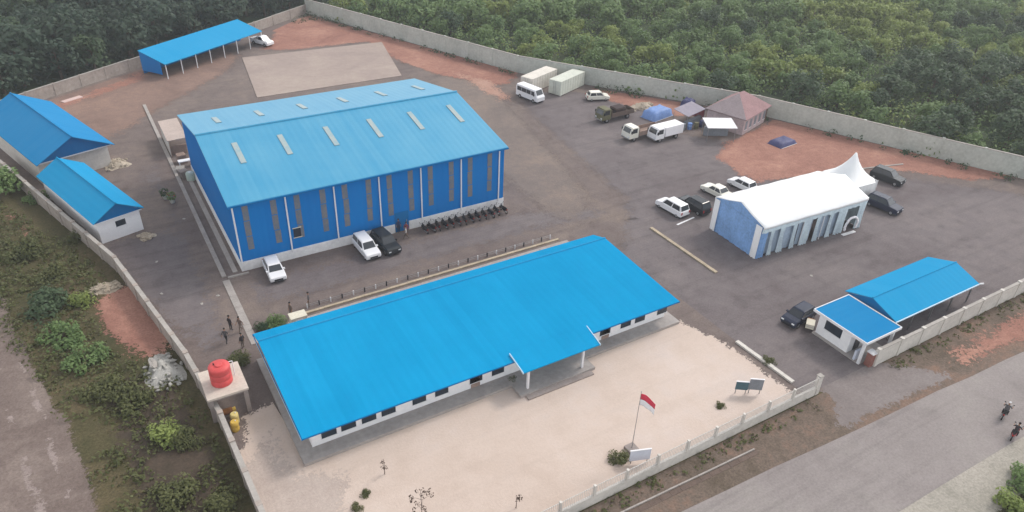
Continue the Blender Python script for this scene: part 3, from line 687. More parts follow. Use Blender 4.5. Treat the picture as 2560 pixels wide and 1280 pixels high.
for sx in (-2.1,2.1):
    for sy in (-1.5,1.5):
        q = MB(); q.tube([(sx,sy,0),(sx,sy,2.35)], .05, 6); q.build('post', 'metal', t)
b = MB(); b.box(-1.9,.9,0,1.9,1.3,1.5); b.build('counter', 'greyboard', t)
# --- shipping containers
def container(label, p, rz, m):
    t = thing('container', label, 'container', p, rz, 'pale containers by the far wall')
    L_, W_, H_ = 7.6, 2.5, 2.6
    b = MB(); n = 38
    for s_ in (-1,1):
        vs = []
        for i in range(n+1):
            off = .05 if (i//2) % 2 else 0
            vs += [(L_*i/n, s_*(W_/2-off), .25), (L_*i/n, s_*(W_/2-off), H_-.05)]
        b.add(vs, [((2*i,2*i+2,2*i+3,2*i+1) if s_ < 0 else (2*i,2*i+1,2*i+3,2*i+2)) for i in range(n)])
    b.box(0,-W_/2,H_-.05,L_,W_/2,H_); b.box(0,-W_/2,.15,L_,W_/2,.25); b.box(-.02,-W_/2,.25,0,W_/2,H_-.05); b.box(L_,-W_/2,.25,L_+.02,W_/2,H_-.05)
    b.build('body', m, t)
    for s_ in (-1,1):
        q = MB(); q.box(-.06, s_*.62-.6, .3, -.022, s_*.62+.6, H_-.1); d_ = q.build('door', m, t)
        q = MB(); q.tube([(-.09,s_*.2,.35),(-.09,s_*.2,H_-.15)], .025, 6); q.build('lock_bar', 'metal', d_)
    for x in (.15, L_-.15):
        for y in (-W_/2+.12, W_/2-.12):
            q = MB(); q.box(x-.1,y-.1,0,x+.1,y+.1,.149); q.build('leg', 'metal', t)
    return t
p = G(1398,243); q_ = G(1462,213); a = math.atan2(q_.y-p.y, q_.x-p.x)
container('pale grey green container nearer the two white trucks, its long side in view', (p.x-.2,p.y+1.25,0), a, 'contgreen')
p2 = G(1303,190,2.6)
container('pale cream container behind the white minibus', (p2.x+.4,p2.y-1.2,0), a, 'containercream')
# --- lean-to store and stacked stuff beside the warehouse
t = thing('lean_to', 'small pale roofed lean-to store against the left end of the warehouse', 'shed', (8.6,104.2,0))
b = MB(); b.hexa([(-.1,-.2,2.3),(2.5,-.2,2.4),(2.5,7.4,2.5),(-.1,7.4,2.4)], [(-.1,-.2,2.4),(2.5,-.2,2.5),(2.5,7.4,2.6),(-.1,7.4,2.5)]); b.build('roof', mat('pale pink sheet', A(.44,.36,.32), .7, .2, .6), t)
b = MB(); b.box(0,0,0,.1,7.2,2.28); b.box(.101,7.1,0,2.4,7.2,2.28); b.build('wall', 'wallpale', t)
for x in (.12,2.3):
    q = MB(); q.box(x-.06,-.1,0,x+.06,.02,2.28); q.build('post', 'wood', t)
b = MB()
for k in range(5): b.box(.3,.4+k*.25,0,2.2,.6+k*.25,1.3-.12*k)
b.build('shelf', 'wood', t)
def pallet_stack(label, x, y, n, rz, m='wood', w=1.1):
    t = thing('pallet_stack', label, 'pallet stack', (x,y,0), rz, 'stacks beside the warehouse')
    for k in range(n):
        q = MB(); z = k*.16
        for i in range(6): q.box(-w/2+i*w/6, -w/2, z+.11, -w/2+i*w/6+w/8, w/2, z+.135)
        for i in range(3): q.box(-w/2, -w/2+i*(w-.1)/2, z, w/2, -w/2+i*(w-.1)/2+.1, z+.108)
        q.build('pallet', m, t)
pallet_stack('tall stack of brown pallets in front of the pale lean-to', 9.6, 101.6, 8, .1)
pallet_stack('low stack of pale pallets nearer the warehouse corner kerb', 8.9, 98.8, 4, -.2, 'coping')
pallet_stack('medium stack of grey brown pallets between pale board and pale drum', 9.0, 97.0, 6, .3, 'concrete')
t = tag(MB().box(8.9,99.6,0.9,11.2,100.4,1.0).box(9.0,99.7,0,9.1,99.8,.9).box(11,100.2,0,11.1,100.3,.9).box(9,100.2,0,9.1,100.3,.9).box(11,99.7,0,11.1,99.8,.9).build('work_table', 'white'), 'white topped work table beside the brown pallets', 'table')
t = thing('plastic_drum', 'pale green white drum standing at the end of the pallets by the warehouse', 'drum', (9.6,95.6,0))
MB().tube([(0,0,0),(0,0,.1),(0,0,1.0),(0,0,1.15)], [.5,.55,.55,.45], 14).build('body', mat('pale mint plastic', A(.42,.50,.45), .5, .1, 1), t)
MB().tube([(0,0,1.152),(0,0,1.22)], [.2,.18], 10).build('cap', 'white', t)
# --- water tower
t = thing('tank_stand', 'square concrete platform on four columns holding the red water tank', 'tank stand', (2.55,49.3,0))
b = MB(); b.box(0,0,2.42,3.25,3.8,2.6); b.build('platform', mat('pale concrete slab', A(.54,.47,.41), .9, .2, .6), t)
for x in (.25,3.0):
    for y in (.25,3.55):
        q = MB(); q.box(x-.17,y-.17,0,x+.17,y+.17,2.418); q.build('column', 'concrete', t)
b = MB()
for y in (.25,3.55): b.box(.1,y-.12,2.2,3.15,y+.12,2.419)
b.build('beam', 'concrete', t)
t = thing('water_tank', 'red cylindrical water tank on top of the concrete platform', 'tank', (4.1,51.1,2.6))
MB().tube([(0,0,0),(0,0,.05),(0,0,.55),(0,0,.58),(0,0,.61),(0,0,1.1),(0,0,1.13),(0,0,1.16),(0,0,1.62),(0,0,1.7),(0,0,1.76)], [.82,.86,.86,.83,.86,.86,.83,.86,.86,.82,.5], 28).build('shell', 'tank', t)
MB().tube([(0,0,1.75),(0,0,1.85),(0,0,1.87)], [.3,.3,.25], 16).build('lid', 'tank', t)
MB().tube([(-.35,.2,1.7),(-.35,.2,1.95)], .05, 8).build('vent', 'dark', t)
MB().tube([(.8,.3,1.55),(1.1,.3,1.55),(1.1,.3,.02)], .04, 6).build('pipe', 'white', t)
for lab, p, m in (('pale yellow plastic drum standing upright beneath the red water tank', (4.2,48.7,0), 'paleyellow'), ('deep yellow plastic drum standing nearest the left wall below the tank stand', (4.0,47.8,0), 'yellow')):
    t = thing('plastic_drum', lab, 'drum', p)
    MB().tube([(0,0,0),(0,0,.05),(0,0,.45),(0,0,.48),(0,0,.51),(0,0,.9),(0,0,.98)], [.3,.33,.33,.31,.33,.33,.26], 16).build('body', m, t)
    MB().tube([(.12,0,.982),(.12,0,1.04)], .05, 8).build('cap', 'white', t)
t = thing('pump', 'rusty orange pump set under the edge of the tank platform', 'pump', (3.9,49.7,0))
MB().tube([(-.4,0,.55),(.35,0,.55)], [.28,.26], 12).build('motor', 'rust', t); MB().box(-.6,-.3,0,.6,.3,.22).build('base', 'concrete', t); MB().tube([(.36,0,.55),(.62,0,.55)], [.17,.2], 10).build('housing', 'yellow', t)
t = thing('utility_box', 'cream utility cabinet behind the back edge of the office roof', 'cabinet', (12.6,58.7,.07))
MB().box(-.75,-.5,.1,.75,.5,1.3).build('body', 'cream', t, .03); MB().box(-.8,-.55,1.302,.8,.55,1.38).build('lid', 'cream', t); MB().box(-.7,-.45,0,.7,.45,.098).build('base', 'concrete', t); MB().box(-.35,-.525,.25,.35,-.502,1.15).build('door', 'white', t)
# railing behind the office
t = thing('railing', 'low black and white railing along the yellow kerb behind the office', 'railing', (14.2,61.2,0))
b = MB()
for z in (.25,.45): b.tube([(0,0,z),(29.2,.1,z)], .018, 6)
b.build('rail', 'metal', t)
for i in range(25):
    q = MB(); x = i*29.2/24; q.box(x-.05,-.05,0,x+.05,.05,.55, 0 if i % 2 else 1); q.build('post', ['dark','white'], t)
# ------------------------------------------------------------------ vehicles
def car(label, x, y, ang, paint='carwhite', kind='hatch', group=None, name=None, cat=None):
    """x forward; lofted lower body with tumblehome, glazed cabin, wheels, lamps"""
    spec = {'hatch': (4.0,1.70,1.52,.95,.25,.95), 'mpv': (4.5,1.75,1.72,1.05,.12,1.02), 'suv': (4.5,1.80,1.76,1.2,.14,1.06), 'sedan': (4.4,1.74,1.45,1.2,.85,.92), 'van': (4.6,1.78,1.86,.75,.10,1.05)}[kind]
    LL, WW, HH, hood, deck, belt = spec
    t = thing(name or ('suv' if kind == 'suv' else 'car'), label, cat or 'car', (x,y,0.02), ang, group)
    hl = LL/2
    prof = [(-hl+.05,.32),(-hl,.5),(-hl+.03,belt-.12),(-hl+.12,belt),(hl-hood,belt),(hl-.35,belt-.09),(hl-.07,belt-.2),(hl,.55),(hl-.06,.3)]
    ys = [(-WW/2,.975,.93),(-WW/2+.1,1,1),(WW/2-.1,1,1),(WW/2,.975,.93)]
    vs = []; fs = []; n = len(prof)
    for yy, sx, sz in ys:
        for (px,pz) in prof: vs.append((px*sx, yy, .3+(pz-.3)*sz))
    for j in range(3):
        for i in range(n): fs.append((j*n+i, j*n+(i+1)%n, (j+1)*n+(i+1)%n, (j+1)*n+i))
    fs += [tuple(range(n))[::-1], tuple(range(3*n,4*n))]
    b = MB(); b.add(vs, [f[::-1] for f in fs])
    xr0, xf0, xr1, xf1 = -hl+deck, hl-hood+.02, -hl+deck+(.28 if kind != 'sedan' else .5), hl-hood-.62
    wb, wt = WW*.46, WW*.385; zb, zt = belt-.02, HH
    B = [(xr0,-wb,zb),(xf0,-wb,zb),(xf0,wb,zb),(xr0,wb,zb)]; T = [(xr1,-wt,zt-.05),(xf1,-wt,zt-.05),(xf1,wt,zt-.05),(xr1,wt,zt-.05)]
    b.hexa(B, T); T2 = [(xr1+.12,-wt+.12,zt),(xf1-.15,-wt+.12,zt),(xf1-.15,wt-.12,zt),(xr1+.12,wt-.12,zt)]
    b.hexa([(p[0],p[1],p[2]+.001) for p in T], T2)
    body = b.build('body', paint, t, .03)
    def glass(nm, c, f0=(.06,.94), f1=(.08,.92)):
        c = [Vector(p) for p in c]; nrm = (c[1]-c[0]).cross(c[3]-c[0]).normalized()*.012
        P = lambda u, v: (c[0]*(1-u)+c[1]*u)*(1-v)+(c[3]*(1-u)+c[2]*u)*v+nrm
        q = MB(); q.quad(P(f0[0],f1[0]),P(f0[1],f1[0]),P(f0[1],f1[1]),P(f0[0],f1[1])); return q.build(nm, 'carglass', t)
    glass('windscreen', (B[1],B[2],T[2],T[1])); glass('rear_window', (B[3],B[0],T[0],T[3]))
    for k, (u0,u1) in enumerate(((.06,.47),(.51,.93))):
        glass('side_window', (B[0],B[1],T[1],T[0]), (u0,u1)); glass('side_window', (B[2],B[3],T[3],T[2]), (1-u1,1-u0))
    for sx in (hl-.78, -hl+.75):
        for sy in (-1,1):
            q = MB(); yo = sy*(WW/2-.12); q.tube([(sx,yo-.11,.3),(sx,yo+.11,.3)], .32, 14); w_ = q.build('wheel', 'rubber', t)
            q = MB(); q.tube([(sx,yo+sy*.111,.3),(sx,yo+sy*.125,.3)], .19, 10); q.build('rim', 'metal', w_)
    for sy in (-1,1):
        q = MB(); q.box(hl-.14,sy*.6-.15,.58,hl-.012,sy*.6+.15,.72); q.build('headlight', 'headlight', t)
        q = MB(); q.box(-hl-.012,sy*.68-.1,.62,-hl+.1,sy*.68+.1,.95); q.build('taillight', 'taillight', t)
        q = MB(); q.box(xf0-.3,sy*(wb+.1)-.1,belt,xf0-.12,sy*(wb+.1)+.1,belt+.14); q.build('mirror', paint, t)
    q = MB(); q.box(hl-.01,-.45,.38,hl+.015,.45,.58); q.build('grille', 'dark', t)
    q = MB(); q.box(-hl+.1,-WW/2+.1,.16,hl-.1,WW/2-.1,.32); q.build('underbody', 'dark', t)
    return t
def front(px, py, ang, LL=4.4):
    p = G(px,py); return p.x-math.cos(ang)*LL/2, p.y-math.sin(ang)*LL/2
R = math.radians
x, y = front(699,709,R(-92),4.0); car('white hatchback parked nose out near the left end of the blue warehouse front', x, y, R(-92), 'carwhite', 'hatch')
x, y = front(936,652,R(-88)); car('white car parked beside the black one by the warehouse door', x, y, R(-88), 'carwhite', 'mpv')
x, y = front(988,640,R(-84)); car('black car parked in front of the warehouse door beside the white one', x, y, R(-84), 'cargrey', 'suv')
p = G(1500,253); car('white car parked side on near the far wall between minibus and trucks', p.x, p.y+.8, hd((1475,256),(1525,254)), 'carcream', 'hatch')
p = G(1690,532); car('white people carrier left of the big white tent', p.x-.2, p.y+.6, R(95), 'carwhite', 'mpv')
p = G(1738,526); car('black car parked between the white people carrier and the tent', p.x, p.y+.4, R(95), 'carblack', 'suv')
p = G(1806,497); car('white car half hidden behind the left end of the long tent', p.x, p.y+1.2, R(95), 'carcream', 'sedan')
p = G(1870,480); car('white car showing just its roof behind the middle of the long tent', p.x, p.y+1.2, R(95), 'carwhite', 'hatch')
p = G(2216,452); car('dark grey car right of the peaked pagoda tent', p.x, p.y, R(-80), 'cargrey', 'suv')
p = G(2206,522); car('dark navy car at the right end of the long tent', p.x, p.y, R(-82), 'carnavy', 'suv')
p = G(1994,800); car('black car parked beside the blue roofed gatehouse', p.x, p.y, R(187), 'carnavy', 'hatch')
# pickup
x, y = front(678,117,R(-62),4.8)
t = thing('pickup', 'white pickup truck at the right end of the long narrow shed', 'pickup truck', (x,y,.02), R(-62))
b = MB(); b.box(-2.4,-.88,.35,2.4,.88,.85); b.box(-2.4,-.88,.851,-.2,-.78,1.15); b.box(-2.4,.78,.851,-.2,.88,1.15); b.box(-2.4,-.779,.851,-2.3,.779,1.15)
b.hexa([(1.2,-.85,.851),(2.38,-.8,.851),(2.38,.8,.851),(1.2,.85,.851)], [(1.1,-.82,1.12),(2.2,-.75,1.02),(2.2,.75,1.02),(1.1,.82,1.12)])
b.hexa([(-.3,-.86,.851),(1.35,-.86,.851),(1.35,.86,.851),(-.3,.86,.851)], [(-.15,-.7,1.78),(.65,-.7,1.78),(.65,.7,1.78),(-.15,.7,1.78)]); b.build('body', 'carwhite', t, .04)
MB().quad((1.3,-.75,1.14),(1.3,.75,1.14),(.72,.64,1.7),(.72,-.64,1.7)).build('windscreen', 'carglass', t)
for s_ in (-1,1):
    q = MB(); q.quad((-.15,s_*.845,1.15),(1.0,s_*.845,1.15),(.6,s_*.735,1.7),(-.08,s_*.735,1.7)); q.build('side_window', 'carglass', t)
    MB().box(2.3,s_*.6-.17,.62,2.42,s_*.6+.17,.78).build('headlight', 'headlight', t)
    for xx in (1.55,-1.45):
        w_ = MB().tube([(xx,s_*.8-.12,.36),(xx,s_*.8+.12,.36)], .37, 14).build('wheel', 'rubber', t)
        MB().tube([(xx,s_*.925,.36),(xx,s_*.94,.36)], .2, 10).build('rim', 'metal', w_)
MB().box(-2.28,-.77,.852,-.35,.77,.9).build('cargo_bed', 'dark', t)
# minibus
a = R(-78); x, y = front(1352,259,a,5.3)
t = thing('minibus', 'white minibus with dark side windows parked by the pale containers', 'minibus', (x,y,.02), a)
b = MB(); pr = [(-2.65,.35),(-2.65,1.9),(-2.5,2.25),(1.9,2.25),(2.35,1.4),(2.65,1.05),(2.65,.4)]; n = len(pr); vs = []
for yy, k in ((-.93,.97),(-.8,1),(.8,1),(.93,.97)):
    for px,pz in pr: vs.append((px*k, yy if pz < 1.2 else yy*.95, pz if pz < 2 or k == 1 else pz-.1))
fs = [(j*n+i,(j+1)*n+i,(j+1)*n+(i+1)%n,j*n+(i+1)%n)[::-1] for j in range(3) for i in range(n)]+[tuple(range(n)),tuple(range(3*n,4*n))[::-1]]
b.add(vs, fs); b.build('body', 'carwhite', t)
MB().quad((2.375,-.72,1.42),(2.375,.72,1.42),(1.97,.68,2.15),(1.97,-.68,2.15)).build('windscreen', 'carglass', t)
MB().quad((-2.665,.7,1.25),(-2.665,-.7,1.25),(-2.6,-.65,1.95),(-2.6,.65,1.95)).build('rear_window', 'carglass', t)
for s_ in (-1,1):
    for x0,x1 in ((-2.3,-1.25),(-1.2,-.1),(-.05,1.0),(1.12,1.85)): MB().quad((x0,s_*.905,1.25),(x1,s_*.905,1.25),(x1,s_*.895,1.95),(x0,s_*.895,1.95)).build('side_window', 'carglass', t)
    MB().box(2.5,s_*.65-.18,.75,2.66,s_*.65+.18,.95).build('headlight', 'headlight', t)
    MB().box(-2.68,s_*.75-.08,.9,-2.6,s_*.75+.08,1.2).build('taillight', 'taillight', t)
    MB().box(1.85,s_*1.08-.1,1.3,2.0,s_*1.08+.1,1.6).build('mirror', 'dark', t)
    for xx in (1.7,-1.55):
        w_ = MB().tube([(xx,s_*.84-.12,.33),(xx,s_*.84+.12,.33)], .34, 14).build('wheel', 'rubber', t)
        MB().tube([(xx,s_*.965,.33),(xx,s_*.98,.33)], .2, 10).build('rim', 'metal', w_)
MB().box(-2.5,-.8,.15,2.5,.8,.349).build('underbody', 'dark', t)
# trucks
def truck(label, x, y, ang, cab, bedm, LL=6.2, box=False, cargo=None):
    t = thing('truck', label, 'truck', (x,y,.02), ang)
    h = LL/2
    pr = [(h-1.75,.55),(h-1.75,2.15),(h-1.6,2.3),(h-.42,2.3),(h-.08,1.35),(h,.55)]; n = len(pr); vs = []
    for yy, k in ((-.98,.96),(-.85,1),(.85,1),(.98,.96)):
        for px,pz in pr: vs.append((px, yy, pz*k if pz > 2 else pz))
    b = MB(); b.add(vs, [(j*n+i,(j+1)*n+i,(j+1)*n+(i+1)%n,j*n+(i+1)%n)[::-1] for j in range(3) for i in range(n)]+[tuple(range(n)),tuple(range(3*n,4*n))[::-1]]); b.build('cab', cab, t)
    MB().quad((h-.075,-.8,1.4),(h-.075,.8,1.4),(h-.38,.76,2.18),(h-.38,-.76,2.18)).build('windscreen', 'carglass', t)
    for s_ in (-1,1):
        MB().quad((h-1.45,s_*.99,1.35),(h-.35,s_*.99,1.35),(h-.55,s_*.98,2.05),(h-1.45,s_*.98,2.05)).build('side_window', 'carglass', t)
        MB().box(h-.02,s_*.7-.16,.72,h+.02,s_*.7+.16,.92).build('headlight', 'headlight', t)
        MB().box(h-.3,s_*1.12-.1,1.4,h-.18,s_*1.12+.1,1.85).build('mirror', 'dark', t)
        for xx in (h-1.0,-h+1.3):
            w_ = MB().tube([(xx,s_*.82-.14,.4),(xx,s_*.82+.14,.4)], .42, 14).build('wheel', 'rubber', t)
            MB().tube([(xx,s_*.965,.4),(xx,s_*.98,.4)], .22, 10).build('rim', 'metal', w_)
    MB().box(-h,-.4,.5,h-1.8,.4,.7).build('chassis', 'dark', t)
    b = MB(); b.box(-h,-1.02,.75,h-1.9,1.02,.88)
    if box: b.box(-h,-1.02,.881,h-1.9,1.02,2.2)
    else:
        b.box(-h,-1.02,.881,h-1.9,-.95,1.45); b.box(-h,.95,.881,h-1.9,1.02,1.45); b.box(-h,-.949,.881,-h+.07,.949,1.45); b.box(h-1.97,-.949,.881,h-1.9,.949,2.0)
    b.build('cargo_bed', bedm, t)
    MB().box(h-.01,-.9,.45,h+.06,.9,.62).build('bumper', 'metal', t)
    return t
a1 = hd((1625,330),(1565,345))
x, y = front(1562,352,a1,6.6); truck('white cabbed truck with sandy brown open bed nearest the asphalt yard', x, y, a1, 'carcream', 'tansoil' if False else 'wood', 6.6)
x, y = front(1624,355,a1,6.0); truck('white truck with a pale box body beside the sandy bedded truck', x, y, a1, 'carwhite', 'flagwhite', 5.6, True)
x, y = front(1495,306,a1,6.6); tr = truck('olive drab truck loaded with a dark crate behind the white cabbed trucks', x, y, a1, 'olive', 'brownbed', 6.6)
c0 = tr.matrix_basis @ Vector((-.6,0,.88))
cr = thing('crate', 'dark maroon crate lying in the bed of the olive truck', 'crate', (c0.x,c0.y,.90), a1)
MB().box(-1.0,-.8,0,1.0,.8,1.1).build('body', 'maroon', cr, .03)
b = MB()
for z in (.1,.9): b.box(-1.03,-.83,z,1.03,.83,z+.1)
b.build('batten', 'brownbed', cr)
# motorcycles
def motorcycle(label, group=None, body='carblack'):
    t = thing('motorcycle', label, 'motorcycle', (0,0,0), 0, group)
    for xx in (-.62,.62):
        n = 16; vs = []; q = MB()
        q.tube([(xx+.27*math.cos(2*PI*k/16), 0, .3+.27*math.sin(2*PI*k/16)) for k in range(17)], .05, 6, caps=False)
        w_ = q.build('wheel', 'rubber', t); MB().tube([(xx,-.05,.3),(xx,.05,.3)], .07, 8).build('hub', 'metal', w_)
    b = MB(); b.tube([(.5,0,.78),(.25,0,.62),(-.1,0,.45),(-.45,0,.55),(-.85,0,.72)], [.1,.13,.17,.16,.06], 8); b.tube([(.62,0,.3),(.5,0,.78),(.42,0,1.0)], [.04,.06,.08], 8); b.hexa([(.55,-.16,.3),(.62,-.16,.3),(.62,.16,.3),(.55,.16,.3)],[(.38,-.18,.75),(.46,-.2,.75),(.46,.2,.75),(.38,.18,.75)])
    b.build('body', body, t)
    MB().tube([(.1,0,.74),(-.2,0,.76),(-.55,0,.8),(-.75,0,.84)], [.1,.13,.13,.08], 8).build('seat', 'rubber', t)
    b = MB(); b.tube([(.36,-.36,1.02),(.44,-.12,1.0),(.44,.12,1.0),(.36,.36,1.02)], .025, 6); b.build('handlebar', 'metal', t)
    for s_ in (-1,1): MB().tube([(.42,s_*.2,1.0),(.42,s_*.32,1.16)], .012, 5).ell((.42,s_*.34,1.18), (.02,.07,.05)).build('mirror', 'dark', t)
    MB().ell((.52,0,.92), (.08,.11,.09)).build('headlight', 'headlight', t); MB().box(-.92,-.07,.68,-.84,.07,.76).build('taillight', 'taillight', t)
    MB().tube([(-.1,.14,.3),(-.85,.16,.4)], [.035,.055], 8).build('exhaust', 'metal', t)
    return t
lab = 'dark motorcycle parked in the row along the white plinth of the blue warehouse'; grp = 'motorcycles along the warehouse plinth'
proto = motorcycle(lab, grp); first = True
for k in range(13):
    px = 1066+k*16.2; p = G(px, 582-(px-1066)*.262)
    o = proto if first else copy_tree(proto); first = False
    o.location = (p.x, 69.35+random.uniform(-.15,.15), .016); o.rotation_euler = (R(random.uniform(-9,-5)),0,R(90+random.uniform(-14,14)))
# ------------------------------------------------------------------ people
def person(label, loc, rz, shirt, trousers, pose='stand', group=None, hairm='hair'):
    t = thing('person', label, 'person', loc, rz, group)
    s_ = {'stand': dict(hip=.92, kneeL=(.02,.1,.5), footL=(0,.11,.07), kneeR=(.05,-.1,.5), footR=(.02,-.12,.07), hL=(.08,.26,.82), hR=(.06,-.26,.82), eL=(-.02,.27,1.1), eR=(-.02,-.27,1.1), lean=0),
          'walk': dict(hip=.90, kneeL=(.2,.09,.5), footL=(.28,.09,.08), kneeR=(-.02,-.09,.48), footR=(-.3,-.1,.12), hL=(-.16,.25,.85), hR=(.24,-.24,.9), eL=(-.1,.27,1.1), eR=(.03,-.27,1.1), lean=.03),
          'ride': dict(hip=.86, kneeL=(.34,.2,.68), footL=(.12,.2,.32), kneeR=(.34,-.2,.68), footR=(.12,-.2,.32), hL=(.58,.33,1.04), hR=(.58,-.33,1.04), eL=(.3,.32,1.02), eR=(.3,-.32,1.02), lean=.12)}[pose]
    h = s_['hip']; l = s_['lean']
    J = [((0,0,h),.12),((l*.4,0,h+.2),.115),((l*.8,0,h+.42),.125),((l,0,h+.54),.06),((l+.01,0,h+.62),.055),((l+.02,0,h+.70),.098),((l+.02,0,h+.80),.09),
         ((l*.8,.17,h+.47),.062),(s_['eL'],.045),(s_['hL'],.032),((l*.8,-.17,h+.47),.062),(s_['eR'],.045),(s_['hR'],.032),
         ((0,.09,h-.06),.088),(s_['kneeL'],.06),(s_['footL'],.042),((0,-.09,h-.06),.088),(s_['kneeR'],.06),(s_['footR'],.042)]
    fl, fr = s_['footL'], s_['footR']
    J += [((fl[0]+.17,fl[1],fl[2]-.03),.035),((fr[0]+.17,fr[1],fr[2]-.03),.035)]
    E = [(0,1),(1,2),(2,3),(3,4),(4,5),(5,6),(2,7),(7,8),(8,9),(2,10),(10,11),(11,12),(0,13),(13,14),(14,15),(15,19),(0,16),(16,17),(17,18),(18,20)]
    for hk, ek in (('hL','eL'),('hR','eR')):
        hv, ev = Vector(s_[hk]), Vector(s_[ek]); d = (hv-ev).normalized(); side = d.cross(Vector((0,1,0))).normalized()
        hi = 9 if hk == 'hL' else 12
        for f in range(5):
            o_ = side*(.03-.018*f); ln = (.06,.09,.1,.09,.07)[f]
            if f == 0: o_ = side*.045
            base = len(J); J.append((tuple(hv+d*.055+o_), .011)); J.append((tuple(hv+d*(.06+ln)+o_*1.25), .008)); E += [(hi,base),(base,base+1)]
    me = bpy.data.meshes.new('body'); me.from_pydata([j[0] for j in J], E, [])
    o = bpy.data.objects.new('body', me); COL.objects.link(o)
    md = o.modifiers.new('skin', 'SKIN'); md.use_smooth_shade = True
    sv = me.skin_vertices[0].data
    for i, j in enumerate(J): sv[i].radius = (j[1], j[1]*(1.25 if i in (1,2) else 1)); sv[i].use_root = (i == 0)
    sb = o.modifiers.new('sub', 'SUBSURF'); sb.levels = 1; sb.render_levels = 1
    bpy.context.view_layer.update()
    ev = o.evaluated_get(bpy.context.evaluated_depsgraph_get()); nm = bpy.data.meshes.new_from_object(ev)
    o.modifiers.clear(); o.data = nm; nm.materials.clear()
    for m in ('skin', shirt, trousers): nm.materials.append(M[m])
    hL, hR = Vector(s_['hL']), Vector(s_['hR'])
    for p in nm.polygons:
        c = p.center; arm = min((c-hL).length, (c-hR).length)
        p.material_index = 0 if (c.z > h+.56 or (arm < .22 and abs(c.y) > .17)) else (1 if (c.z > h-.02 and abs(c.y) < .45 and not (pose == 'ride' and c.x > .2 and c.z < h+.05)) else 2)
        if p.material_index == 2 and c.z < .1: p.material_index = 2
    o.parent = t
    hc = (l+.02, h+.77)
    f = MB()
    for sy in (-1,1):
        f.ell((hc[0]+.078,sy*.03,hc[1]+.01), (.012,.016,.01), 6, 4, 1); f.ell((hc[0],sy*.085,hc[1]-.01), (.02,.014,.03), 6, 4, 0)
    f.ell((hc[0]+.09,0,hc[1]-.02), (.02,.014,.024), 6, 4, 0); f.ell((hc[0]+.078,0,hc[1]-.062), (.01,.026,.008), 6, 4, 2)
    f.build('face', ['skin','hair','taillight'], t)
    b = MB(); b.ell((hc[0]-.015,0,hc[1]+.045), (.108,.1,.09), 10, 6); b.build('helmet' if pose == 'ride' else 'hair', hairm, t)
    return t
M['shirtdark'] = mat('dark shirt', A(.04,.035,.04), .8, .2, 4); M['shirtbrown'] = mat('brown shirt', A(.14,.10,.085), .8, .2, 4)
M['shirtred'] = mat('red shirt', A(.25,.06,.07), .8, .2, 4); M['shirtblue'] = mat('navy shirt', A(.03,.04,.10), .8, .2, 4)
M['shirtpale'] = mat('pale shirt', A(.5,.46,.44), .8, .1, 4); M['shirtgrey'] = mat('grey jacket', A(.09,.085,.09), .8, .2, 4); M['trouser'] = mat('dark trousers', A(.03,.03,.035), .8, .2, 4)
M['trouserbrown'] = mat('khaki trousers', A(.15,.12,.10), .8, .2, 4)
p = G(729,792); person('person in brown standing at the left end of the railing behind the office', (p.x,p.y,.015), R(200), 'shirtbrown', 'trouserbrown')
p = G(777,772); person('person in grey standing beside the railing, next along from the one in brown', (p.x,p.y+.4,.015), R(160), 'shirtgrey', 'trouserbrown')
p = G(603,828); person('person in a khaki brown outfit on the lane left of the office roof', (p.x,p.y,.013), R(210), 'shirtbrown', 'trouserbrown', 'walk')
p = G(578,826); person('person in dark clothes with pale sleeves of light beside the one in khaki' if False else 'person in dark clothes standing on the lane beside the one in khaki', (p.x,p.y,.013), R(30), 'shirtdark', 'trouser')
p = G(567,858); person('person in grey nearest the red water tank on the left lane', (p.x,p.y,.013), R(60), 'shirtgrey', 'trouser', 'walk')
p = G(617,868); person('person in dark brown close to the left edge of the office roof', (p.x-.3,p.y,.013), R(120), 'shirtdark', 'trouserbrown')
p = G(997,580); person('person in navy standing in the warehouse doorway', (p.x,p.y,.016), R(-90), 'shirtblue', 'trouser')
p = G(1014,585); person('person in red standing just outside the warehouse doorway', (p.x,p.y-.3,.016), R(-120), 'shirtred', 'shirtbrown')
p = G(1008,600); person('person in a pale shirt between the black car and the row of motorcycles', (p.x+.4,p.y,.016), R(150), 'shirtpale', 'trouserbrown', 'walk')
# riders on the road
for px,py,lab,labp,shirt,hm in ((2508,1040,'dark motorcycle farther out on the road, carrying the rider in the white helmet','person in dark grey with a white helmet riding a motorcycle on the road','shirtgrey','white'),(2532,1092,'dark motorcycle with a red panel nearest the road shoulder','person in dark clothes and dark helmet riding nearest the road shoulder','shirtdark','hair')):
    p = G(px,py); a = hd((2500,1030),(2522,990)) if hm == 'white' else hd((2515,1090),(2552,1035))
    m_ = motorcycle(lab, None, 'carblack' if hm == 'white' else 'shirtred'); m_.location = (p.x,p.y,.013); m_.rotation_euler = (0,0,a)
    person(labp, (p.x-math.cos(a)*.25,p.y-math.sin(a)*.25,.013), a, shirt, 'trouser', 'ride', hairm=hm)
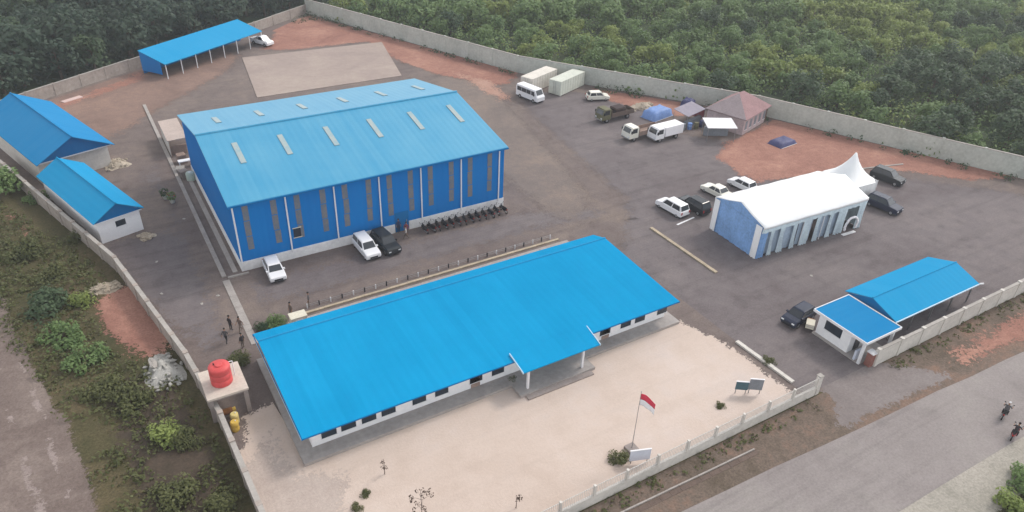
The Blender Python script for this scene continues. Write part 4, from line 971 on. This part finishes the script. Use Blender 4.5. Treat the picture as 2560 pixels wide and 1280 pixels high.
# ------------------------------------------------------------------ forecourt items
fp = G(1603,983,6.2)
t = thing('flagpole', 'slender white flagpole standing in the sandy forecourt near the front wall', 'flagpole', (fp.x,fp.y,0))
MB().tube([(0,0,.3),(0,0,3),(0,0,6.3)], [.035,.026,.018], 8).build('pole', 'metal', t); MB().box(-.45,-.45,0,.45,.45,.3).build('base', 'concrete', t); MB().ell((0,0,6.34), (.05,.05,.05)).build('finial', 'metal', t)
t = thing('flag', 'drooping red and white flag on the white pole', 'flag', (fp.x,fp.y,6.15))
def cloth(b, z0, z1, m):
    vs = []; n = 12; w = 1.75
    dr = RIGHT.copy(); dr.z = 0; dr.normalize(); pr_ = Vector((-dr.y,dr.x,0))
    for i in range(n+1):
        u = i/n
        for k in range(5):
            v = z0+(z1-z0)*k/4; p = dr*(u*w*.74)+pr_*(.13*math.sin(u*7+v*1.5)*u); vs.append((p.x,p.y,-v-1.02*u*u*.9-.25*u))
    b.add(vs, [(i*5+k,i*5+k+1,(i+1)*5+k+1,(i+1)*5+k) for i in range(n) for k in range(4)], m, True)
b = MB(); cloth(b, 0, .58, 0); o = b.build('red_band', 'flagred', t); o.modifiers.new('c','SOLIDIFY').thickness = .012
b = MB(); cloth(b, .585, 1.16, 0); o = b.build('white_band', 'flagwhite', t); o.modifiers.new('c','SOLIDIFY').thickness = .012
def board(name, label, px, py, w, h, m, rz=0, legs=.7, lean=0):
    p = G(px,py); t = thing(name, label, 'board', (p.x,p.y,.03), rz)
    b = MB(); b.hexa([(-w/2,-.04,legs),(w/2,-.04,legs),(w/2,.04,legs),(-w/2,.04,legs)], [(-w/2,-.04+lean,legs+h),(w/2,-.04+lean,legs+h),(w/2,.04+lean,legs+h),(-w/2,.04+lean,legs+h)]); b.build('panel', m, t, .01)
    for s_ in (-1,1): MB().tube([(s_*w*.4,.06,0),(s_*w*.4,.06+lean,legs+h)], .04, 6).build('post', 'metal', t)
    MB().box(-w/2-.03,-.06+lean,legs+h+.002,w/2+.03,.06+lean,legs+h+.06).build('frame', 'white', t)
    return t
board('notice_board', 'small dark teal board in the right corner of the forecourt', 1850, 985, 1.1, .9, 'teal', R(-35), .5)
board('notice_board', 'taller blue grey board just right of the dark teal one', 1884, 985, 1.2, 1.2, 'greyboard', R(-35), .5)
board('notice_board', 'bluish white board standing against the front wall', 1597, 1158, 1.7, 1.1, 'whiteblue', R(-20), .35)
# shrubs, saplings, potted plants
def leaves(b, c, r, n, size, m=0, flat=.6, rng=random):
    for _ in range(n):
        while True:
            v = Vector((rng.uniform(-1,1), rng.uniform(-1,1), rng.uniform(-1,1)))
            if .15 < v.length < 1: break
        v = v.normalized()*(v.length**.5)
        p = Vector((c[0]+v.x*r[0], c[1]+v.y*r[1], c[2]+v.z*r[2]))
        nr = (v+Vector((rng.gauss(0,.55), rng.gauss(0,.55), rng.gauss(.75,.5)))).normalized()
        u = nr.orthogonal().normalized(); a = rng.uniform(0,2*PI); w = nr.cross(u)
        u, w = u*math.cos(a)+w*math.sin(a), w*math.cos(a)-u*math.sin(a)
        s_ = size*rng.uniform(.6,1.3); t_ = s_*flat
        b.add([p-u*s_, p+w*t_-u*.1*s_, p+u*s_+nr*s_*.15, p-w*t_+u*.1*s_], [(0,1,2,3)], m)
def crown_mesh(name, R_, H_, z0, nclump, nleaf, size, m, shape=.8):
    rng = random.Random(hash(name) % 1000 if False else sum(map(ord, name)))
    b = MB()
    for k in range(nclump):
        a = rng.uniform(0,2*PI); u = rng.random(); rr = R_*(.25+.6*math.sqrt(rng.random()))*(1-shape*.45*abs(2*u-.7))
        cz = z0+H_*(.12+.82*u); cr = R_*rng.uniform(.26,.46)
        leaves(b, (rr*math.cos(a), rr*math.sin(a), cz), (cr,cr,cr*.75), nleaf, size, rng=rng)
    leaves(b, (0,0,z0+H_*.45), (R_*.55,R_*.55,H_*.4), nleaf*3, size, rng=rng)
    return b.mesh(name, m)
def trunk_mesh(name, h, r, R_, z0, H_):
    rng = random.Random(sum(map(ord, name))); b = MB()
    b.tube([(0,0,-.1),(.04*h*.3,.02,h*.35),(-.02*h*.3,.05,h*.7),(.05,0,h)], [r*1.25,r,r*.75,r*.4], 8)
    for k in range(5):
        a = 2*PI*k/5+rng.uniform(-.4,.4); zs = h*rng.uniform(.45,.9)
        b.tube([(0,0,zs),(R_*.3*math.cos(a),R_*.3*math.sin(a),zs+H_*.15),(R_*.6*math.cos(a),R_*.6*math.sin(a),z0+H_*rng.uniform(.45,.7))], [r*.45,r*.3,r*.12], 6)
    return b.mesh(name, 'bark')
def plant(name, label, cat, p, crown, trunk=None, s_=1.0, group=None, rz=None):
    t = thing(name, label, cat, (p[0],p[1],0), random.uniform(0,6.28) if rz is None else rz, group); t.scale = (s_*random.uniform(.9,1.1), s_*random.uniform(.9,1.1), s_)
    o = bpy.data.objects.new('crown', crown); COL.objects.link(o); o.parent = t
    if trunk:
        o = bpy.data.objects.new('trunk', trunk); COL.objects.link(o); o.parent = t
    return t
bush_m = {k: [crown_mesh('bush%s%d' % (k,i), 1.35, .95, -.1, 13, 80, .10, 'leaf'+k) for i in range(2)] for k in 'GOYD'}
stem_m = trunk_mesh('stem', .5, .05, .6, .3, .6)
def bush(label, px, py, s_, k, group=None, off=(0,0)):
    p = G(px,py); return plant('shrub', label, 'shrub', (p.x+off[0],p.y+off[1]), random.choice(bush_m[k]), stem_m, s_, group)
bush('round green shrub against the front wall beside the bluish white board', 1548, 1152, .8, 'O')
bush('dark green shrub behind the left back corner of the office roof', 652, 822, .7, 'D')
bush('larger blue green shrub between the dark shrub and the cream cabinet', 692, 818, 1.0, 'G')
bush('low grey green shrub behind the red water tank', 600, 905, 1.0, 'O')
bush('small shrub under the portico corner of the office terrace', 1282, 955, .45, 'O')
bush('small low shrub in the forecourt left of the bare sapling', 915, 1236, .35, 'O')
bush('tiny shrub at the bottom edge of the forecourt near the left wall', 893, 1272, .38, 'O')
bush('sparse low shrub in front of the two notice boards', 1800, 1016, .4, 'O')
bush('leafy shrub on the verge by the gateway kerb', 1920, 905, .55, 'O')
def sapling(label, p, h, n, spread, m='leafdry'):
    t = thing('sapling', label, 'sapling', (p.x,p.y,.02)); b = MB(); c = MB()
    b.tube([(0,0,0),(.03,.02,h*.5),(-.02,0,h)], [.035,.025,.012], 6)
    for k in range(n):
        a = random.uniform(0,6.28); z = h*random.uniform(.3,.95); l_ = spread*random.uniform(.5,1)
        e = (l_*math.cos(a), l_*math.sin(a), z+l_*.5); b.tube([(0,0,z),(e[0]*.5,e[1]*.5,z+l_*.3),e], [.015,.01,.005], 5); leaves(c, e, (.2,.2,.15), 9, .09)
    b.build('stem', 'barkgrey', t); c.build('foliage', m, t)
sapling('bare branching sapling in the middle of the forecourt by the bottom edge', G(1055,1300), 3.2, 12, .8)
sapling('thin upright sapling between the office terrace and the branching sapling', G(962,1186), 1.7, 3, .2)
sapling('small sapling near the front wall at the bottom edge of the picture', G(1290,1270), 1.2, 4, .3)
for px,py,lab,k in ((414,497,'potted plant with dark leaves on the kerb left of the warehouse','D'),(432,507,'potted plant with reddish flowers next to the dark leaved pot','G')):
    p = G(px,py); t = thing('potted_plant', lab, 'plant', (p.x,p.y,.01)); MB().tube([(0,0,0),(0,0,.45)], [.24,.32], 12).build('pot', 'wallgrey', t)
    c = MB(); leaves(c, (0,0,.95), (.6,.6,.55), 120, .14); c.build('foliage', 'leaf'+k, t)
    if k == 'G':
        c = MB(); leaves(c, (0,0,1.2), (.5,.5,.3), 14, .1); c.build('flowers', 'flagred', t)
# heaps and tarpaulins
def heap(name, label, cat, p, r, h, m, seed=1, stones=0):
    rng = random.Random(seed); vs = []; fs = []; n, k = 18, 7
    for i in range(k+1):
        f = i/k
        for j in range(n):
            a = 2*PI*j/n; rr = r[0]*f*(1+.22*math.sin(a*3+seed)+rng.uniform(-.12,.12)); rq = rr*r[1]/r[0]
            z = h*(math.cos(f*PI)+1)/2*rng.uniform(.75,1.2) if f < 1 else -.03
            vs.append((rr*math.cos(a), rq*math.sin(a), z))
    for i in range(k):
        for j in range(n): fs.append((i*n+j,(i+1)*n+j,(i+1)*n+(j+1)%n,i*n+(j+1)%n))
    t = thing(name, label, cat, (p.x,p.y,0)); b = MB(); b.add(vs, fs, 0, True)
    for _ in range(stones):
        a = rng.uniform(0,6.28); q = rng.uniform(.2,1.05); b.ell((r[0]*q*math.cos(a), r[1]*q*math.sin(a), h*(1-q)*.8+.08), (rng.uniform(.1,.35),rng.uniform(.1,.3),rng.uniform(.08,.2)), 6, 4, 0, .2)
    b.build('mound', m, t); return t
heap('rubble_heap', 'grey rubble heap outside the left wall beside the water tank', 'heap', G(410,930), (1.7,2.6), .7, 'soilheap', 3, 40)
heap('stone_heap', 'cream stone heap against the outside of the left wall above the red earth', 'heap', G(262,722), (1.8,1.1), .45, 'palestone', 5, 40)
heap('rubbish_heap', 'pale scattered rubbish at the corner of the white ended blue house', 'heap', G(368,592), (1.0,.9), .35, 'palestone', 8, 24)
heap('rubbish_heap', 'yellowish pile below the end wall of the largest blue gabled building', 'heap', G(292,412), (1.6,2.0), .6, 'palestone', 9, 30)
heap('sand_heap', 'sandy heap with yellow and pink bags behind the trucks', 'heap', G(1605,268), (3.2,1.6), .8, 'palestone', 12, 30)
t = thing('sheet_board', 'pinkish white board lying flat in the upper left corner', 'board', tuple(G(180,249)), .5); MB().box(-1.6,-.5,.02,1.6,.5,.12).build('panel', mat('pale pink board', A(.6,.45,.42), .7, .1, 1), t); MB().box(1.8,-.2,.0,3.2,.0,.1).build('batten', 'wood', t)
t = thing('plastic_sheet', 'white plastic sheet lying on the grey rubble', 'sheet', tuple(G(385,920))); b = MB(); b.ell((0,0,.55), (.3,.95,.12), 10, 5, 0, .3); b.build('cloth', 'coping', t)
def tarp(label, p, rz, w, d, h, m):
    t = thing('tarpaulin', label, 'tarpaulin', (p.x,p.y,0), rz); vs = []; fs = []; n = 10; rng = random.Random(int(w*100))
    for i in range(n+1):
        for j in range(n+1):
            u, v = i/n*2-1, j/n*2-1; e = max(abs(u),abs(v)); z = h*(1-.15*rng.random()) if e < .75 else (h*.75 if e < .9 else .03)
            vs.append((u*w/2, v*d/2, z+.08*math.sin(u*6)*math.cos(v*5)*(e < .8)))
    for i in range(n):
        for j in range(n): fs.append((i*(n+1)+j,(i+1)*(n+1)+j,(i+1)*(n+1)+j+1,i*(n+1)+j+1))
    b = MB(); b.add(vs, fs, 0, True); b.build('cloth', m, t)
    MB().tube([(-w*.45,-d*.52,.05),(w*.45,-d*.52,.05)], .03, 6).build('rope', 'white', t); return t
tarp('light blue tarpaulin over goods behind the white trucks', G(1642,290), .2, 5.2, 3.0, 1.5, 'tarpblue')
tarp('dark blue tarpaulin near the far wall left of the brown hut', G(1718,270), .5, 2.6, 2.2, 1.7, 'tarpdark')
tarp('dark blue tarpaulin lying on the red earth right of the brown hut', G(1955,358), .1, 4.2, 2.6, .7, 'tarpdark')
t = thing('market_stall', 'cluttered stall with grey awning and red side between blue tarpaulins and brown hut', 'stall', (83.5,81.6,0), R(15))
b = MB(); b.hexa([(-2.6,-1.4,2.0),(2.6,-1.4,2.0),(2.6,1.4,2.5),(-2.6,1.4,2.5)],[(-2.6,-1.4,2.06),(2.6,-1.4,2.06),(2.6,1.4,2.56),(-2.6,1.4,2.56)]); b.build('awning', mat('grey mauve awning', A(.24,.22,.27), .7, .25, .8), t)
MB().box(2.4,-1.3,.3,2.5,1.3,1.98).build('side_panel', 'shirtred', t); MB().box(-2.2,-1.2,0,2.0,-.6,.95).build('counter', 'greyboard', t)
for sx in (-2.5,2.52):
    for sy in (-1.3,1.3): MB().tube([(sx,sy,0),(sx,sy,2.1)], .05, 6).build('post', 'metal', t)
for k, (dx_,dy_,m) in enumerate(((-1.6,-2.3,'tarpblue'),(-.6,-2.6,'olive'),(-2.6,-2.0,'greyboard'),(.6,-2.4,'tarpdark'))):
    lab = ['blue drum in front of the grey stall awning','olive drum in front of the grey stall awning','grey drum at the left end of the stall','navy drum nearest the white canopy in front of the stall'][k]
    t = thing('drum', lab, 'drum', (83.5+dx_*1.1,81.6+dy_,0)); MB().tube([(0,0,0),(0,0,.45),(0,0,.47),(0,0,.5),(0,0,1.0)], [.36,.36,.39,.36,.36], 14).build('body', m, t); MB().tube([(0,0,1.002),(0,0,1.04)], .34, 14).build('lid', m, t)
p = G(2022,822); t = thing('handcart', 'small cream and orange handcart beside the black car at the gatehouse', 'cart', (p.x,p.y,.016), .6)
MB().box(-.55,-.4,.35,.55,.4,.85).build('tray', 'cream', t); MB().box(.56,-.3,.4,.9,.3,.7).build('front_box', 'rust', t)
for s_ in (-1,1): MB().tube([(0,s_*.44-.03,.28),(0,s_*.44+.03,.28)], .28, 12).build('wheel', 'rubber', t)
MB().tube([(-.55,.3,.8),(-1.1,.3,.95),(-1.1,-.3,.95),(-.55,-.3,.8)], .025, 6).build('handle', 'metal', t)
first = None
for px,py in ((460,548),(392,655),(404,735),(2028,690),(505,760),(545,740)):
    p = G(px,py)
    if first is None:
        first = MB(); first.add([(-.18,-.1,.0),(.15,-.13,.03),(.2,.1,.0),(-.05,.16,.06),(-.2,.08,.02)], [(0,1,2,3,4)]); o = tag(first.build('paper_scrap', 'coping'), 'scrap of pale litter lying on the grey paving', 'litter', 'litter scattered on the paving'); first = o
    else: o = first.copy(); COL.objects.link(o)
    o.location = (p.x,p.y,.03); o.rotation_euler = (0,0,random.uniform(0,6.28))
# gate pillars
t = thing('gate_pillar', 'reddish brick pillar with white cap at the corner of the gatehouse', 'pillar', (57.6,27.9,0)); MB().box(-.3,-.3,0,.3,.3,1.5).build('shaft', mat('red brick', A(.25,.11,.09), .9, .3, 2), t); MB().box(-.36,-.36,1.502,.36,.36,1.62).build('cap', 'white', t)
t = thing('gate_pillar', 'pale mauve pillar ending the forecourt wall at the gateway', 'pillar', (49.9,27.7,0)); MB().box(-.2,-.2,0,.2,.2,2.05).build('shaft', 'wallpale', t); MB().box(-.24,-.24,2.052,.24,.24,2.13).build('cap', 'coping', t)
# ------------------------------------------------------------------ trees
crowns = {}
for k in 'YGDKO':
    big = k in 'DK'
    crowns[k] = [(crown_mesh('crown%s%d' % (k,i), 3.0 if not big else 3.8, 3.6 if not big else 5.6, 1.0 if not big else 1.6, 15, 48, .34 if not big else .42, 'leaf'+k), trunk_mesh('trunk%s%d' % (k,i), 3.2 if not big else 5, .16 if not big else .22, 2.6, 1.4, 4)) for i in range(3)]
KN = {'Y': ('bushy yellow green tree in the scrubby wood beyond the long far wall', 'trees beyond the far wall'), 'G': ('mid green bushy tree in the scrubby wood beyond the long far wall', 'trees beyond the far wall'),
      'D': ('dark green tree among the lighter wood beyond the long far wall', 'trees beyond the far wall'), 'K': ('tall deep green tree in the dense wood behind the upper left wall', 'trees behind the upper left wall')}
def side(x, y, line):  # signed distance outside a wall polyline (left of its direction is positive)
    best = 1e9; sg = 1
    for a, c in zip(line, line[1:]):
        d = segd(x,y,a,c)
        if d < best:
            best = d; cr = (c[0]-a[0])*(y-a[1])-(c[1]-a[1])*(x-a[0]); sg = 1 if cr > 0 else -1
    return best*sg
from mathutils import noise
placed = []; cand = []
y = 20
while y < 270:
    x = -60
    while x < 300:
        px, py = x+random.uniform(-2.6,2.6), y+random.uniform(-2.6,2.6)
        x += 6.3
        if pip(px,py,COMP): continue
        df = side(px,py,WALL_FAR); dl = side(px,py,WALL_BACKL)
        u, v = proj((px,py,2.5))
        if not (-330 < u < 2890 and -215 < v < 700): continue
        if px > 45+(170-py)*.0 and py < 170 and df > 3.2 and px > 48 and py > 30: zone = 'far'
        elif py > 120 and dl > 3.6 and (px < 60 or df > 3.2): zone = 'left' if u < 1000 else 'far'
        else: continue
        cand.append((v,px,py,u,zone))
    y += 5.4
cand.sort(key=lambda c: -c[0])
nfar = 0; nleft = 0; rest = []
for v,px,py,u,zone in cand:
    nz = noise.noise((px*.035, py*.035, 3.1)); nz2 = noise.noise((px*.09, py*.09, 9.7))
    if zone == 'left':
        if nleft >= 75: rest.append((px,py,'K')); continue
        k = 'K' if nz2 < .18 else 'D'; lab = KN['K'] if k == 'K' else ('dark leafy tree in the dense wood behind the upper left wall', 'trees behind the upper left wall'); s_ = random.uniform(.85,1.3); nleft += 1
    else:
        if nfar >= 222: rest.append((px,py,'Y' if nz+nz2*.6 > .12 else 'G')); continue
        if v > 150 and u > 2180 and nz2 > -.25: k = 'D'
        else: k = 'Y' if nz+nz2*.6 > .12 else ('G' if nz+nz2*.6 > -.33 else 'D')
        lab = KN[k]; s_ = random.uniform(.6,.95)*(1.0 if k != 'D' else .9); nfar += 1
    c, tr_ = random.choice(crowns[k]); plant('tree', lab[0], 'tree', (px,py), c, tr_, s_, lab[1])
print('trees', nfar, nleft, len(cand))
def far_wood(name, label, items, ks):
    import numpy as np
    vs = []; nv = 0; loops = []; mi = []
    for (x,y,k) in items:
        for q, me in enumerate(random.choice(crowns[k])):
            a = random.uniform(0,6.28); s_ = random.uniform(.75,1.2); n = len(me.vertices)
            co = np.empty(n*3); me.vertices.foreach_get('co', co); co = co.reshape(-1,3)*s_
            vs.append(np.stack([co[:,0]*math.cos(a)-co[:,1]*math.sin(a)+x, co[:,0]*math.sin(a)+co[:,1]*math.cos(a)+y, co[:,2]], 1))
            for p in me.polygons: loops.append([i+nv for i in p.vertices]); mi.append(ks.index(k) if q == 0 else len(ks))
            nv += n
    me = bpy.data.meshes.new(name); me.from_pydata(np.concatenate(vs).tolist(), [], loops)
    for k in ks: me.materials.append(M['leaf'+k])
    me.materials.append(M['bark']); me.polygons.foreach_set('material_index', mi); me.update()
    o = bpy.data.objects.new(name, me); COL.objects.link(o); o['kind'] = 'stuff'; o['label'] = label; o['category'] = 'trees'
far_wood('distant_wood', 'far part of the wood beyond the far wall, reading as one mass', [r_ for r_ in rest if r_[2] != 'K'], ['Y','G'])
far_wood('distant_dark_wood', 'far part of the dark wood behind the upper left wall', [r_ for r_ in rest if r_[2] == 'K'], ['K'])
# big tree leaning over the left wall, by the largest blue roof
plant('tree', 'leafy tree at the left edge overlapping the largest blue roof', 'tree', (-11.0,101.5), crowns['G'][0][0], crowns['G'][0][1], .85)
# undergrowth: nobody could count it
def ground_cover(name, spots, size, m, label=None):
    b = MB(); rng = random.Random(4)
    for (x,y,r,n,h) in spots: leaves(b, (x,y,h*.4), (r,r,h), n, size, rng=rng)
    o = b.build(name, m); o['kind'] = 'stuff'; o['label'] = label; o['category'] = 'plants'; return o
sp = {'G': [], 'D': [], 'Y': []}
for v,px,py,u,zone in cand:
    far = zone != 'left'; ny = noise.noise((px*.035, py*.035, 3.1))+.6*noise.noise((px*.09, py*.09, 9.7))
    for _ in range(7 if far else 3):
        sp['D' if not far else ('Y' if ny+random.uniform(-.3,.3) > .1 else 'G')].append((px+random.uniform(-3.6,3.6), py+random.uniform(-3.6,3.6), random.uniform(1.2,2.4), 38 if far else 26, random.uniform(.9,2.3) if far else random.uniform(.5,1.2)))
ground_cover('undergrowth', sp['G'], .32, 'leafG', 'green undergrowth between the trees beyond the far wall')
ground_cover('light_undergrowth', sp['Y'], .32, 'leafY', 'yellow green undergrowth between the trees beyond the far wall')
ground_cover('dark_undergrowth', sp['D'], .36, 'leafK', 'dark undergrowth between the trees behind the upper left wall')
# left bank shrubs and grass
spots = [(60,640,1.6,'O'),(130,690,1.2,'O'),(120,780,1.9,'D'),(165,850,1.7,'G'),(205,760,1.1,'Y'),(215,905,1.5,'G'),(260,980,1.3,'O'),(330,1010,1.4,'O'),(420,1090,1.3,'Y'),(470,1110,1.1,'O'),(440,1240,1.3,'O'),(560,1260,1.0,'O'),(190,600,1.0,'O'),(90,500,1.1,'G'),(25,470,1.2,'O'),(2520,1262,1.3,'Y'),(2560,1215,1.4,'G')]
NM = {'O':'olive','D':'dark green','G':'mid green','Y':'yellow green'}
for px,py,s_,k in spots:
    rt = px > 2000
    bush('%s shrub %s' % (NM[k], 'in the bottom right corner beside the pale road shoulder' if rt else 'on the rough bank between dirt track and left wall'), px, py, s_, k, 'shrubs beside the road shoulder' if rt else 'shrubs on the left bank')
REDB = [(-4.9,73),(-1.2,75),(2,62),(1.0,58.5),(-2.6,61),(-4.4,66)]
gs = []
poly = [(-12,100),(-3.5,80),(-1,66),(1.5,55),(2.5,46),(3,30),(-3,30),(-5.2,43),(-7,52),(-9.2,62),(-12.5,72),(-20,84)]
for _ in range(3600):
    x, y = random.uniform(-20,3), random.uniform(30,100)
    if pip(x,y,REDB): continue
    if pip(x,y,poly) and noise.noise((x*.16,y*.16,1)) > (-.3 if y > 52 else -.08): gs.append((x,y,random.uniform(.3,.9),12,random.uniform(.15,.6)))
ground_cover('rough_grass', gs, .16, 'leafO', 'rough olive grass on the bank left of the compound')
gs = []
for _ in range(1100):
    x, y = random.uniform(48,80), random.uniform(2,11.2)
    if y < 11.0-(x-62)*.02+random.uniform(-.6,.6): gs.append((x,y,random.uniform(.4,1.0),18,random.uniform(.15,.5)))
for _ in range(260):
    x = random.uniform(5,118)
    if not 49 < x < 59: gs.append((x,random.uniform(26.2,27.3),random.uniform(.2,.5),8,random.uniform(.1,.3)))
ground_cover('roadside_grass', gs, .15, 'leafO', 'grass beside the road shoulder and under the front wall')
gs = []
for _ in range(70):
    f = random.random(); i = random.choice([0,0,1,2]); a_, c_ = WALL_FAR[i], WALL_FAR[i+1]
    gs.append((a_[0]+(c_[0]-a_[0])*f-random.uniform(.6,1.6), a_[1]+(c_[1]-a_[1])*f-random.uniform(.4,1.2), random.uniform(.4,1.0), 22, random.uniform(.3,.8)))
for px,py in ((1560,225),(1600,228),(1640,235),(1590,240),(1530,230),(765,50),(790,48),(820,52),(745,55)):
    p = G(px,py); gs.append((p.x,p.y,1.5,70,.9))
ground_cover('wall_weeds', gs, .2, 'leafD', 'dark weeds growing along the foot of the far wall')
# ------------------------------------------------------------------ camera, light, air
cam = bpy.data.cameras.new('camera'); co = bpy.data.objects.new('camera', cam); COL.objects.link(co)
cam.sensor_width = 36; cam.lens = 36*FPX/2560; cam.clip_end = 2000; cam.clip_start = .5
mw = Matrix.Identity(4)
for i in range(3):
    mw[i][0] = RIGHT[i]; mw[i][1] = UP[i]; mw[i][2] = -FWD[i]; mw[i][3] = EYE[i]
co.matrix_world = mw; sc.camera = co
w = bpy.data.worlds.new('World'); sc.world = w; w.use_nodes = True
nt = w.node_tree; sky = nt.nodes.new('ShaderNodeTexSky'); sky.sky_type = 'NISHITA'; sky.sun_disc = False
EL, AZ = 45, 80     # veiled sun to the right (azimuth clockwise from +Y)
sky.sun_elevation = R(EL); sky.sun_rotation = R(AZ); sky.air_density = 1.0; sky.dust_density = 1.0; sky.ozone_density = .6
hs = nt.nodes.new('ShaderNodeHueSaturation'); hs.inputs['Saturation'].default_value = .12     # overcast: cloud greys the blue
nt.links.new(sky.outputs[0], hs.inputs['Color']); nt.links.new(hs.outputs[0], nt.nodes['Background'].inputs[0]); nt.nodes['Background'].inputs[1].default_value = .15
sl = bpy.data.lights.new('sun', 'SUN'); sl.energy = .9; sl.angle = R(12); sl.color = (1,.92,.83)
so = bpy.data.objects.new('sun', sl); COL.objects.link(so)
sd = Vector((math.sin(R(AZ))*math.cos(R(EL)), math.cos(R(AZ))*math.cos(R(EL)), math.sin(R(EL))))
so.rotation_euler = sd.to_track_quat('Z','Y').to_euler(); so.location = (60,80,90)
HAZE = .00038
if HAZE:
    b = MB(); b.box(-310,-260,-1.2,710,660,52); o = b.build('haze', 'white'); o['kind'] = 'stuff'
    m = bpy.data.materials.new('haze air'); m.use_nodes = True; nt = m.node_tree; nt.nodes.remove(nt.nodes['Principled BSDF'])
    v = nt.nodes.new('ShaderNodeVolumePrincipled'); v.inputs['Density'].default_value = HAZE; v.inputs['Color'].default_value = (.92,.95,1,1); v.inputs['Anisotropy'].default_value = .2
    nt.links.new(v.outputs[0], nt.nodes['Material Output'].inputs['Volume']); o.data.materials.clear(); o.data.materials.append(m)
sc.view_settings.view_transform = 'Standard'; sc.view_settings.look = 'None'; sc.view_settings.exposure = 0.94; sc.view_settings.gamma = 1
sc.cycles.max_bounces = 6; sc.cycles.transparent_max_bounces = 12; sc.cycles.volume_bounces = 1; sc.cycles.use_denoising = True
